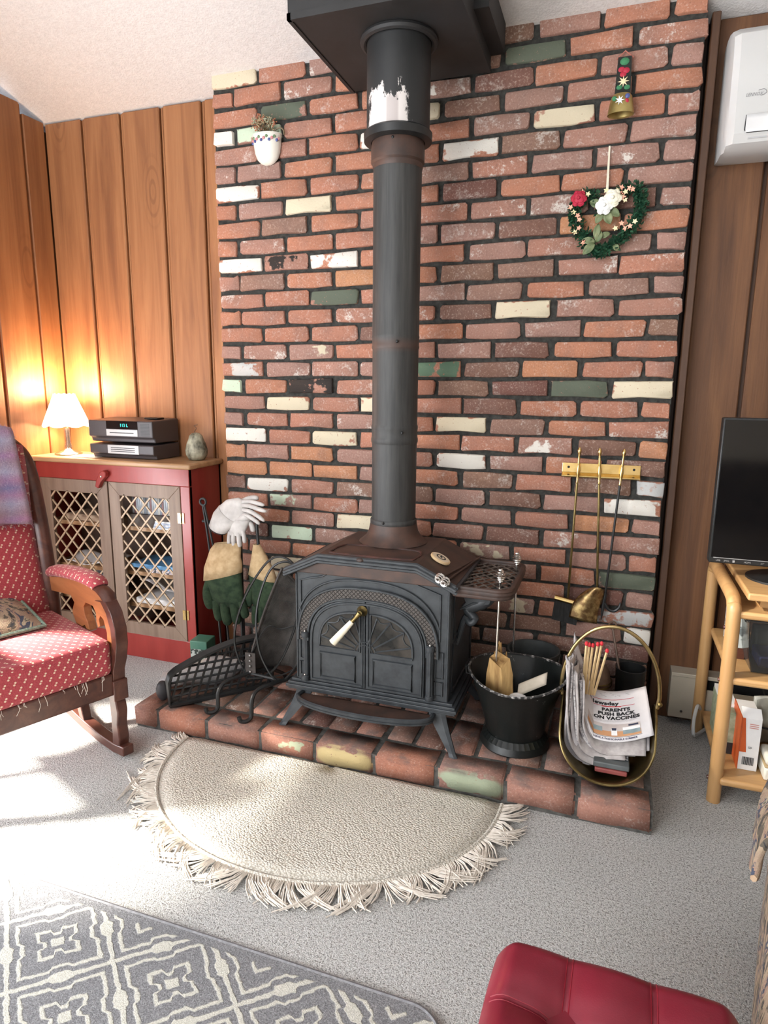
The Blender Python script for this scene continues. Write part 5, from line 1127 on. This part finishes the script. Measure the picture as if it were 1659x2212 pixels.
stems.build('dried_stems', M('dry stems', (.10, .07, .03), (.2, .15, .08)), t, kind='stuff')

t = thing('cowbell', 'small painted brass cowbell on embroidered black strap high on bricks', 'bell', (1.512, -.04, 2.063))
MB().prism([(1.490, 2.118), (1.538, 2.118), (1.534, 2.236), (1.494, 2.236)], lambda x, z, y: (x, y, z), -.022, -.014).build('strap', M('black felt strap', (.010, .012, .010), (.02, .024, .02), 80, .9), t, smooth=False)
MB().tube([(1.490, -.016, 2.233), (1.514, -.012, 2.256), (1.540, -.016, 2.232)], .0022, 5).build('cord', M('red cord', (.45, .16, .12), None, 10, .8), t)
GRN = M('embroidered green', (.03, .16, .07), (.05, .22, .10), 60, .8)
for x, z, m_, r in ((1.514, 2.222, GRN, .014), (1.506, 2.200, RED_F, .010), (1.520, 2.196, RED_F, .011), (1.512, 2.186, RED_F, .010), (1.503, 2.150, GRN, .009), (1.526, 2.148, GRN, .009), (1.508, 2.126, RED_F, .007), (1.522, 2.128, GRN, .008)):
    MB().ball((x, -.0225, z), r, 8, 5, (1, .25, .8)).build('embroidered_flower', m_, t)
def star(c, r0, r1, n, mt, par, ydir=-1, name='edelweiss', tilt=0):
    poly = [(c[0]+(r0 if i % 2 == 0 else r1)*cos(pi*i/n+tilt), c[2]+(r0 if i % 2 == 0 else r1)*sin(pi*i/n+tilt)) for i in range(2*n)]
    return MB().prism(poly, lambda x, z, y: (x, y, z), c[1], c[1]-.003).build(name, mt, par, smooth=False)
star((1.514, -.0225, 2.165), .017, .006, 8, YEL_F, t)
rs = []
for z, rx, ry in ((2.122, .024, .016), (2.114, .031, .022), (2.095, .035, .026), (2.072, .039, .030), (2.063, .040, .031), (2.066, .036, .027), (2.10, .030, .021)):
    rs.append([Vector((1.513+rx*cos(2*pi*j/24), -.040+ry*sin(2*pi*j/24), z)) for j in range(24)])
MB().rings(rs, (True, True)).build('bell_body', M('painted brass bell', (.30, .21, .07), (.46, .36, .14), 18, .35, .7), t)
star((1.508, -.0665, 2.096), .014, .005, 7, WHITE_F, t)
for x, z, m_ in ((1.528, 2.094, RED_F), (1.530, 2.108, pc[0]), (1.492, 2.104, GRN)): MB().ball((x, -.062, z), .0075, 8, 5, (1, .4, 1)).build('painted_flower', m_, t)

t = thing('heart_wreath', 'heart shaped green wreath with silk flowers hanging by white ribbon', 'wreath', (1.488, -.02, 1.65))
hp_ = [(1.483, 1.785), (1.465, 1.818), (1.435, 1.838), (1.405, 1.828), (1.390, 1.795), (1.397, 1.755), (1.420, 1.715), (1.447, 1.682), (1.476, 1.660), (1.510, 1.678), (1.548, 1.705), (1.580, 1.742), (1.596, 1.785), (1.594, 1.822), (1.572, 1.846), (1.540, 1.845), (1.510, 1.825)]
core = smoothpath([(x, -.022, z) for x, z in hp_], 5, True)
MB().tube(core, .005, 6, closed=True).build('wire_hoop', M('dark wire', (.01, .03, .015), None, 8, .7), t)
rw = random.Random(5); lv = MB()
for i, c in enumerate(core):
    top = c.z > 1.80 and 1.44 < c.x < 1.56
    for k in range(8 if top else 24):
        p = c+Vector((rw.uniform(-.017, .017), rw.uniform(-.016, .008), rw.uniform(-.017, .017))); d = Vector((rw.uniform(-1, 1), rw.uniform(-1, .2), rw.uniform(-1, 1))).normalized(); w = d.orthogonal().normalized()*.0046
        lv.add([p, p+d*.007+w, p+d*.016, p+d*.007-w], [(0, 1, 2, 3)])
lv.build('small_leaves', LEAF, t, smooth=False, kind='stuff')
def leaf(p, d, L, wd, par):
    p, d = Vector(p), Vector(d).normalized(); n_ = Vector((0, -1, 0)); w = d.cross(n_).normalized()
    def f(u, v): return p+d*L*u+w*wd*(v-.5)*2*(sin(pi*min(.98, .06+.92*u))**.8)+n_*(.006*sin(pi*u)-.006*abs(v-.5)*2*0+.004*(v-.5)**2*4)
    return MB().grid(f, 8, 4).build('broad_leaf', LEAFB, par, solid=.0008)
for p, d, L, w in (((1.472, -.036, 1.800), (-.8, 0, .35), .045, .016), ((1.478, -.038, 1.778), (-.5, 0, -.9), .042, .015), ((1.490, -.038, 1.780), (.35, 0, -.9), .048, .018), ((1.498, -.034, 1.790), (.8, 0, -.6), .050, .016),
                   ((1.462, -.036, 1.700), (.15, 0, 1), .055, .014), ((1.460, -.040, 1.685), (-.75, 0, -.7), .055, .017), ((1.462, -.036, 1.690), (-.9, 0, .2), .05, .014), ((1.468, -.036, 1.690), (.2, 0, .95), .042, .016), ((1.52, -.030, 1.680), (.5, 0, -.6), .03, .012), ((1.475, -.030, 1.705), (.9, 0, .3), .04, .012)): leaf(p, d, L*.85, w*.8, t)
def rose(c, r, mt, par, seed=0):
    rn = random.Random(seed); c = Vector(c); mb = MB()
    for ring_, n_ in ((1.0, 6), (.72, 5), (.42, 4)):
        for i in range(n_):
            a = 2*pi*i/n_+ring_*2; o_ = c+Vector((cos(a)*r*ring_*.55, -.004-.010*(1-ring_), sin(a)*r*ring_*.55))
            mb.ball(o_, r*.44, 7, 5, (1, .38, 1))
    mb.ball(c+Vector((0, -.016, 0)), r*.22, 7, 5); return mb.build('rose', mt, par, angle=80)
rose((1.402, -.040, 1.826), .027, RED_F, t, 1); rose((1.483, -.046, 1.797), .030, WHITE_F, t, 2); rose((1.507, -.046, 1.818), .030, M('ivory petals', (.80, .76, .58), (.86, .83, .70), 40, .7), t, 3)
for x, z, m_ in ((1.412, 1.846, PINK_F), (1.378, 1.802, PINK_F), (1.388, 1.786, YEL_F), (1.402, 1.775, PINK_F), (1.408, 1.762, PINK_F), (1.408, 1.736, PINK_F), (1.396, 1.724, YEL_F), (1.425, 1.690, PINK_F), (1.430, 1.838, YEL_F), (1.520, 1.842, YEL_F), (1.532, 1.850, PINK_F), (1.530, 1.832, PINK_F), (1.545, 1.836, YEL_F),
                   (1.556, 1.846, PINK_F), (1.566, 1.842, PINK_F), (1.540, 1.820, PINK_F), (1.530, 1.826, YEL_F), (1.545, 1.812, YEL_F), (1.540, 1.742, PINK_F), (1.522, 1.728, YEL_F), (1.566, 1.732, PINK_F), (1.580, 1.745, YEL_F), (1.552, 1.726, PINK_F), (1.486, 1.845, YEL_F)):
    star((x, -.040, z), .0095, .0048, 5, m_, t, name='small_blossom', tilt=x*50)
MB().prism([(1.4835, 1.985), (1.4885, 1.985), (1.493, 1.80), (1.484, 1.80)], lambda x, z, y: (x, y, z), -.012, -.015).build('ribbon', M('ivory ribbon', (.62, .58, .46), None, 10, .6), t, smooth=False)

# ================================================================== right-hand side
# wall air conditioner
t = thing('wall_air_conditioner', 'white wall air conditioner at upper right on dark boards', 'air conditioner', (2.2, .0, 1.93))
AC0, AC1 = 1.808, 2.62
prof = [(.090, 2.255), (.02, 2.262), (-.04, 2.256), (-.085, 2.225), (-.106, 2.17), (-.112, 2.10), (-.118, 2.04), (-.128, 1.985), (-.130, 1.945), (-.118, 1.922), (-.09, 1.912), (.00, 1.915), (.090, 1.925)]
rs = []
for x, k in ((AC0, .80), (AC0+.006, .92), (AC0+.022, 1.0), (AC1-.022, 1.0), (AC1-.006, .92), (AC1, .80)):
    rs.append([Vector((x, .09+(y-.09)*k, 2.087+(z-2.087)*(.96+.04*k))) for y, z in prof])
MB().rings(rs).build('casing', WHITEP, t, angle=30)
def acy(z):
    for (y0, z0), (y1, z1) in zip(prof[3:9], prof[4:10]):
        if z1 <= z <= z0: return y0+(y1-y0)*(z0-z)/(z0-z1)
    return -.128
MB().grid(lambda u, v: (1.858+.7*u, acy(1.945+.048*v)-.0035, 1.945+.048*v), 4, 4).build('display_panel', M('light grey panel', (.64, .64, .64), None, 4, .3), t, solid=.002)
MB().tube([(1.858, acy(1.992)-.003, 1.992), (1.856, acy(1.95)-.003, 1.952), (1.862, acy(1.945)-.003, 1.945), (2.55, acy(1.945)-.003, 1.945)], .0016, 5).build('panel_gap', PRINT, t)
GRYP = M('grey lettering', (.22, .22, .23), None, 4, .5)
text('LENNOX', lambda x, y: (1.852+x, acy(2.044+y)-.0012, 2.044+y), .0135, GRYP, t, 'lettering', sx=.78, shear=.3)
MB().tube(smoothpath([(1.884, acy(2.056)-.0012, 2.058), (1.898, acy(2.06)-.0012, 2.060), (1.905, acy(2.05)-.0012, 2.052), (1.898, acy(2.045)-.0012, 2.045), (1.890, acy(2.042)-.0012, 2.043)], 4), .0008, 4).build('logo_swoosh', GRYP, t)
box((1.868, acy(1.932)-.0015, 1.930), (1.96, acy(1.932)+.002, 1.934)).build('model_strip', M('faint grey print', (.45, .45, .46), None, 4, .5), t, smooth=False)
# baseboard heater
HT = M('beige enamelled heater', (.40, .36, .29), (.46, .42, .34), 8, .45)
t = thing('baseboard_heater', 'beige electric baseboard heater along the dark right wall', 'heater', (2.9, .06, .02))
box((1.826, .030, .035), (1.912, .092, .205)).build('end_cap', HT, t, bev=.003)
box((1.912, .034, .055), (4.1, .040, .155)).build('front_panel', HT, t, smooth=False); box((1.826, .026, .196), (4.1, .092, .210)).build('top_hood', HT, t, bev=.002); box((1.912, .080, .035), (4.1, .092, .20)).build('back_plate', PRINT, t, smooth=False); box((1.912, .045, .020), (4.1, .092, .036)).build('bottom_lip', HT, t, smooth=False)
MB().ball((1.870, .029, .062), .0045, 10, 6).build('screw', PRINT, t)
box((1.916, .0325, .105), (1.919, .0345, .118)).build('clip', CHROME, t, smooth=False)
# television cart
t = thing('television_cart', 'light birch rolling cart with bent wood sides and three shelves', 'cart', (2.2, -.19, 0))
for x in (1.925, 2.50):
    pts = smoothpath([(x, -.408, .0), (x, -.404, .30), (x, -.396, .57), (x, -.382, .608), (x, -.345, .626), (x, -.20, .630), (x, -.02, .632), (x, .010, .615), (x, .020, .58), (x, .022, .30), (x, .024, 0)], 5)
    MB().tube(pts, .0195, 12).build('bent_side', BIRCHV, t)
    for y, z in ((-.395, .545), (-.40, .385), (-.40, .07)): MB().lathe([(.0065, 0), (.005, .004)], (x-.019, y, z), 10, (-1, 0, 0)).build('bolt_hole', MAHOG, t)
for z, y0 in ((.598, -.405), (.400, -.415), (.086, -.430)):
    box((1.934, y0, z-.022), (2.49, .02, z)).build('shelf', BIRCH, t, bev=.008, seg=3)
t = thing('television_board', 'light birch swivel board lying on the cart top', 'board', (2.2, -.2, .6))
box((1.955, -.400, .632), (2.47, .012, .654)).build('board', BIRCH, t, bev=.005, seg=3)
for x in (2.0, 2.42): box((x, -.34, .598), (x+.04, -.05, .632)).build('board_runner', BIRCH, t, smooth=False)
t = thing('television', 'flat black television on small cart at the right edge', 'television', (2.25, -.2, .654))
box((1.868, -.235, .694), (2.66, -.195, 1.137)).build('cabinet', BLACK, t, bev=.004); box((1.874, -.2365, .712), (2.654, -.234, 1.131)).build('screen', SCREEN, t, smooth=False)
box((1.880, -.2372, .7105), (2.650, -.2355, .7125)).build('bezel_line', GREYP, t, smooth=False)
MB().lathe([(.11, 0), (.11, .006), (.05, .012), (.03, .02)], (2.12, -.215, .654), 28, sx=1.3).build('stand_foot', BLACK, t); box((2.09, -.225, .665), (2.15, -.195, .71)).build('stand_neck', BLACK, t, bev=.003)
for s_, x, z in (('USB', 1.888, .7005), ('JPEG', 1.910, .7005), ('HDMI', 1.965, .7005), ('24"', 2.01, .7005)): text(s_, lambda a, b, x=x, z=z: (x+a, -.2356, z+b), .0075, GREYP, t, 'icon_lettering')
box((1.934, -.2362, .6995), (1.940, -.235, .7065)).build('icon_square', GREYP, t, smooth=False)
# things on the cart
t = thing('patterned_box', 'grey and white patterned box beside clear bin on middle shelf', 'box', (1.985, -.2, .4))
box((1.962, -.255, .4005), (1.992, -.06, .535)).build('box_body', M('white grey squiggle print', (.46, .50, .48), (.12, .14, .14), 45, .6, lo=.52, hi=.58), t, bev=.002); box((1.9615, -.256, .4005), (1.9925, -.252, .436)).build('dark_base_band', MAHOG, t, smooth=False)
t = thing('clear_storage_bin', 'clear plastic bin with something blue inside on middle shelf', 'bin', (2.13, -.28, .4))
CLR = bpy.data.materials.new('clear cloudy plastic'); n = NT(CLR); n.set(Base_Color=(.86, .87, .85), Roughness=.14, Transmission_Weight=.96, IOR=1.08)
MB().rings([[Vector((2.13+sx*w, -.255+sy*d, z)) for sx, sy in ((-1, -1), (1, -1), (1, 1), (-1, 1))] for z, w, d in ((.570, .168, .128), (.560, .158, .118), (.455, .148, .108), (.403, .135, .098))], (False, True)).build('bin_shell', CLR, t, solid=.0025, bev=.006)
MB().tube([(2.13+sx*.170, -.255+sy*.130, .568) for sx, sy in ((-1, -1), (1, -1), (1, 1), (-1, 1))], .005, 6, closed=True).build('bin_rim', CLR, t)
tag(box((2.015, -.335, .412), (2.12, -.23, .448)).build('blue_packet', M('blue packet', (.02, .05, .42), (.04, .08, .55), 20, .4), bev=.006), 'bright blue packet inside the clear plastic bin', 'packet')
tag(box((2.02, -.225, .411), (2.22, -.17, .50)).build('grey_pouch', M('grey green pouch', (.16, .17, .16), (.24, .25, .23), 20, .6), bev=.01), 'grey pouch behind the blue packet in the clear bin', 'pouch')
t = thing('green_floral_box', 'pale green mottled box at the left of the lowest shelf', 'box', (1.985, -.2, .086))
box((1.948, -.270, .087), (1.995, -.08, .225)).build('box_body', M('pale green floral card', (.20, .25, .16), (.34, .37, .27), 55, .7), t, bev=.002); box((1.947, -.271, .087), (1.996, -.27, .125)).build('dark_lower_panel', PRINT, t, smooth=False)
tag(box((1.95, -.23, .226), (1.995, -.08, .236)).build('white_envelope', PAPERW, smooth=False), 'white envelope lying on top of the green mottled box', 'envelope')
t = thing('open_white_carton', 'open white and orange carton with barcode on lowest shelf', 'carton', (2.02, -.33, .086))
ORG_ = M('orange printed card', (.52, .09, .02), (.60, .12, .03), 10, .5)
cb = MB(); cb.box((1.990, -.352, .0865), (2.042, -.225, .255)); cb.build('carton_body', PAPERW, t, smooth=False, bev=.001)
MB().prism([(-.352, .0865), (-.225, .0865), (-.225, .255), (-.352, .255)], lambda y, z, x: (x, y, z), 1.9875, 1.9898).build('orange_side', ORG_, t, smooth=False)
MB().prism([(1.990, .145), (2.008, .145), (1.997, .255), (1.990, .255)], lambda x, z, y: (x, y, z), -.3535, -.3521).build('orange_stripe', ORG_, t, smooth=False)
MB().prism([(1.990, .255), (2.042, .255), (2.038, .282), (1.985, .285)], lambda x, z, y: (x, y+.06*(z-.255)*8, z), -.352, -.350).build('top_flap', PAPERW, t, smooth=False)
xb = 2.000
rbc = random.Random(4)
while xb < 2.032: w = rbc.choice([.0006, .0012, .0018]); box((xb, -.3532, .104), (xb+w, -.3522, .130)).build('barcode_bar', PRINT, t, smooth=False); xb += w+rbc.choice([.0008, .0014])
text('50', lambda a, b: (2.012+a, -.3532, .158+b), .010, PRINT, t, 'lettering')
for z in (.236, .230, .224): box((2.010, -.3530, z), (2.034, -.3522, z+.0025)).build('red_print_line', M('pale red print', (.55, .25, .22), None, 10, .6), t, smooth=False)
t = thing('zip_plastic_bag', 'clear zip plastic bag with black slider behind the white block', 'bag', (2.11, -.24, .086))
MB().grid(lambda u, v: (2.055+.12*u, -.20-.05*sin(pi*u)*sin(pi*v)-.05*(1-v), .13+.12*v+.01*sin(6*u)), 10, 8).build('bag_film', CLR, t, solid=.002)
MB().grid(lambda u, v: (2.055+.12*u, -.17+.02*sin(pi*u), .087+.16*v), 6, 4).build('bag_contents', M('pale grey contents', (.36, .37, .34), (.5, .5, .47), 20, .6), t, solid=.01)
MB().tube([(2.058, -.262, .190), (2.11, -.268, .185)], .003, 6).build('slider', PRINT, t)
t = thing('white_block', 'off white foam block with tan edge on lowest shelf at frame edge', 'block', (2.1, -.33, .086))
box((2.052, -.395, .0865), (2.17, -.300, .128)).build('lower_half', M('off white foam', (.62, .60, .52), (.70, .68, .60), 20, .8), t, bev=.006); box((2.052, -.395, .128), (2.17, -.300, .133)).build('tan_seam', M('tan seam', (.42, .32, .18), None, 10, .7), t, bev=.001); box((2.054, -.393, .133), (2.168, -.302, .160)).build('upper_half', MATS['off white foam'], t, bev=.010, seg=3)
tag(MB().tube(smoothpath([(1.93, .012, .09), (1.915, -.02, .115), (1.902, -.06, .085), (1.900, -.09, .045), (1.915, -.05, .02), (1.96, .03, .012)], 6), .006, 8).build('white_cable', WHITEP), 'thick white cable looping past the cart back leg', 'cable')
tag(MB().tube(smoothpath([(2.08, .02, .38), (2.10, .03, .25), (2.14, .025, .15), (2.18, .02, .09)], 5), .003, 6).build('black_cable', BLACK), 'thin black cable hanging behind the cart shelves', 'cable')

# ================================================================== rugs, ottoman, sofa
t = thing('half_round_rug', 'cream half round looped hearth rug with long cotton fringe', 'rug', (.77, -.66, 0))
RCX, RCY, RA, RBb = .782, -.662, .548, .488
poly = [(RCX+RA, RCY)]+[(RCX+RA*cos(-pi*i/56), RCY+RBb*(-abs(sin(pi*i/56))**.92)) for i in range(1, 56)]+[(RCX-RA, RCY-.012)]
def rugpt(th, rr): return RCX+RA*rr*cos(th), RCY-RBb*rr*abs(sin(th))**.92
rn_ = random.Random(9)
mb = MB(); NR, NT_ = 10, 60
rs = []
for j in range(NR+1):
    rr = .02+.98*j/NR; rs.append([Vector((*rugpt(pi*i/NT_, rr), .012+(0 if j < NR else -.006))) for i in range(NT_+1)])
mb.rings(rs, closed=False); rug = mb.build('rug_pile', LOOP, t, solid=.010, angle=80)
MB().tube([(*rugpt(pi*i/NT_, 1.0), .010) for i in range(NT_+1)], .007, 6).build('bound_edge', LOOP, t)
fr_mb = MB(); nst = 170
for k in range(nst):
    th = pi*(k+.5)/nst; px, py = rugpt(th, 1.0); nrm2 = Vector((cos(th)*RBb, -sin(th)*RA, 0)).normalized(); tn = Vector((-nrm2.y, nrm2.x, 0))
    bend = 1.5*sin(k*.55)+.8*sin(k*.17+1)+rn_.uniform(-.3, .3); L = .064+.026*rn_.random()
    for s_ in range(6):
        o_ = tn*rn_.uniform(-.006, .006); b2 = bend+rn_.uniform(-.35, .35); l2 = L*rn_.uniform(.75, 1.05)
        p0 = Vector((px, py, .012))+o_; p1 = p0+nrm2*l2*.4+tn*b2*l2*.12+Vector((0, 0, .006*rn_.random())); p2 = p0+nrm2*l2*.75+tn*b2*l2*.42+Vector((0, 0, -.004+.006*rn_.random())); p3 = p0+nrm2*l2*.92+tn*b2*l2*.75; p3.z = .003+.003*rn_.random()
        fr_mb.tube([p0, p1, p2, p3], .0017, 4, cap=False)
fr_mb.build('fringe', YARN, t, kind='stuff')
t = thing('trellis_rug', 'grey area rug with cream stepped diamond trellis at lower left', 'rug', (0, 0, 0))
def rrect(x0, x1, y0, y1, r, n=8):
    out = []
    for cx, cy, a0 in ((x1-r, y1-r, 0), (x0+r, y1-r, pi/2), (x0+r, y0+r, pi), (x1-r, y0+r, 1.5*pi)):
        out += [(cx+r*cos(a0+pi/2*i/n), cy+r*sin(a0+pi/2*i/n)) for i in range(n+1)]
    return out
rp = rrect(-.80, 1.335, -3.0, -1.352, .075)
MB().prism(rp, lambda x, y, z: (x, y, z), .001, .011).build('rug_pile', TRELLIS, t, smooth=False)
MB().tube([(x, y, .006) for x, y in rp], .007, 6, closed=True).build('bound_edge', M('grey rug binding', (.16, .16, .17), (.24, .24, .25), 120, .9), t)
# ottoman
t = thing('tufted_ottoman', 'red leather tufted square ottoman in the foreground', 'ottoman', (1.611, -1.68, 0), radians(-1.5), local=True)
OW, OD, OT = .346, .36, .385
sx_ = [-.068, .056]; sy_ = [-.06, .06]
sx_ = [-.062, .054]
def ott(u, v):
    x, y = (u-.5)*OW, (v-.5)*OD
    e = 1-((abs(2*u-1))**5+(abs(2*v-1))**5)
    dx = min(abs(x-s_) for s_ in sx_); dy = min(abs(y-s_) for s_ in sy_)
    seam = .008*math.exp(-(dx/.006)**2)*.6+.010*math.exp(-(dx/.03)**2)+.008*math.exp(-(dy/.006)**2)*.6+.010*math.exp(-(dy/.03)**2)
    btn = .012*math.exp(-((dx/.022)**2+(dy/.022)**2))
    edge = .030*(max(0, abs(2*u-1)-.80)/.20)**2+.030*(max(0, abs(2*v-1)-.80)/.20)**2
    # rounded plan
    k = 1-.045*(abs(2*u-1)*abs(2*v-1))**4
    return (x*k, y*k, OT-seam*max(0, e)-btn-edge)
cush = MB().grid(ott, 88, 88)
cush.build('tufted_top', LEATHER, t, angle=80)
bo = rrect(-OW/2+.004, OW/2-.004, -OD/2+.004, OD/2-.004, .045)
MB().rings([[Vector((x*s_, y*s_, z)) for x, y in bo] for s_, z in ((.96, .05), (1.0, .07), (1.005, .30), (1.0, .345), (.985, .362))], (True, True)).build('leather_body', LEATHER, t, angle=50)
for s_ in sx_:
    for d in (-.0042, .0042): MB().tube([(lambda p: (p[0], p[1], p[2]+.0002))(ott((s_+d)/OW+.5, i/40)) for i in range(1, 40)], .0009, 4).build('stitching', M('dark red thread', (.20, .004, .015), None, 10, .6), t)
for s_ in sy_:
    for d in (-.0042, .0042): MB().tube([(lambda p: (p[0], p[1], p[2]+.0002))(ott(i/40, (s_+d)/OD+.5)) for i in range(1, 40)], .0009, 4).build('stitching', MATS['dark red thread'], t)
for x in (-.13, .13):
    for y in (-.13, .13): MB().lathe([(.018, 0), (.022, .05)], (x, y, 0), 12).build('foot', MAHOG, t)
# sofa (its arm and seat end are in view)
t = thing('tapestry_sofa', 'sofa in blue and tan tapestry fabric at lower right edge', 'sofa', (1.822, -1.46, 0), radians(-13.5), local=True)
MB().rings([[Vector((x*1.0, y, z)) for x, z in ((.0, .04), (.0, .34), (.012, .40), (.045, .445), (.10, .460), (.17, .445), (.205, .40), (.215, .34), (.215, .04))] for y in (-.175, -.165, .55, .562)]).build('arm', TAPE, t, angle=60, bev=.012)
box((.22, -.72, .04), (1.5, .50, .30)).build('seat_base', TAPE, t, bev=.02); box((.225, -.72, .30), (.80, .53, .44)).build('seat_cushion', TAPE, t, bev=.045, seg=4); box((.81, -.72, .30), (1.5, .53, .44)).build('seat_cushion', TAPE, t, bev=.045, seg=4)
box((.30, -.95, .04), (1.5, -.72, .80)).build('sofa_back', TAPE, t, bev=.05, seg=4)
for x in (.06, 1.4):
    for y in (-.10, .5): box((x, y-.03, 0), (x+.05, y+.03, .05)).build('foot', MAHOG, t, smooth=False)
t2 = thing('sofa_arm_throw', 'tan and blue throw with corded hem draped over sofa arm end', 'throw', (1.815, -1.46, 0), radians(-13.5), local=True)
THR = tapestry('tan and blue throw fabric', 15.7)
pth = smoothpath([(-.014, .315), (-.012, .34), (-.010, .375), (.004, .415), (.042, .460), (.10, .476), (.17, .460)], 4)
pth = [Vector((p[0], p[1])) for p in pth]
def thr2(u, v):
    i = u*(len(pth)-1); k = min(int(i), len(pth)-2); p = pth[k].lerp(pth[k+1], i-k); y = .30+.28*v; dr2 = .08*(1-v)*(1-u)**2
    return (p.x-.006+.004*sin(14*v), y-(1-u)*.05, p.y+dr2*.5-.03*sin(pi*v)*(1-u)**2)
MB().grid(thr2, 24, 14).build('throw_cloth', THR, t2, solid=.012)
MB().tube([thr2(0, i/14) for i in range(15)], .006, 6).build('hem_cord', M('tan cord', (.40, .26, .16), (.5, .36, .24), 90, .8), t2)
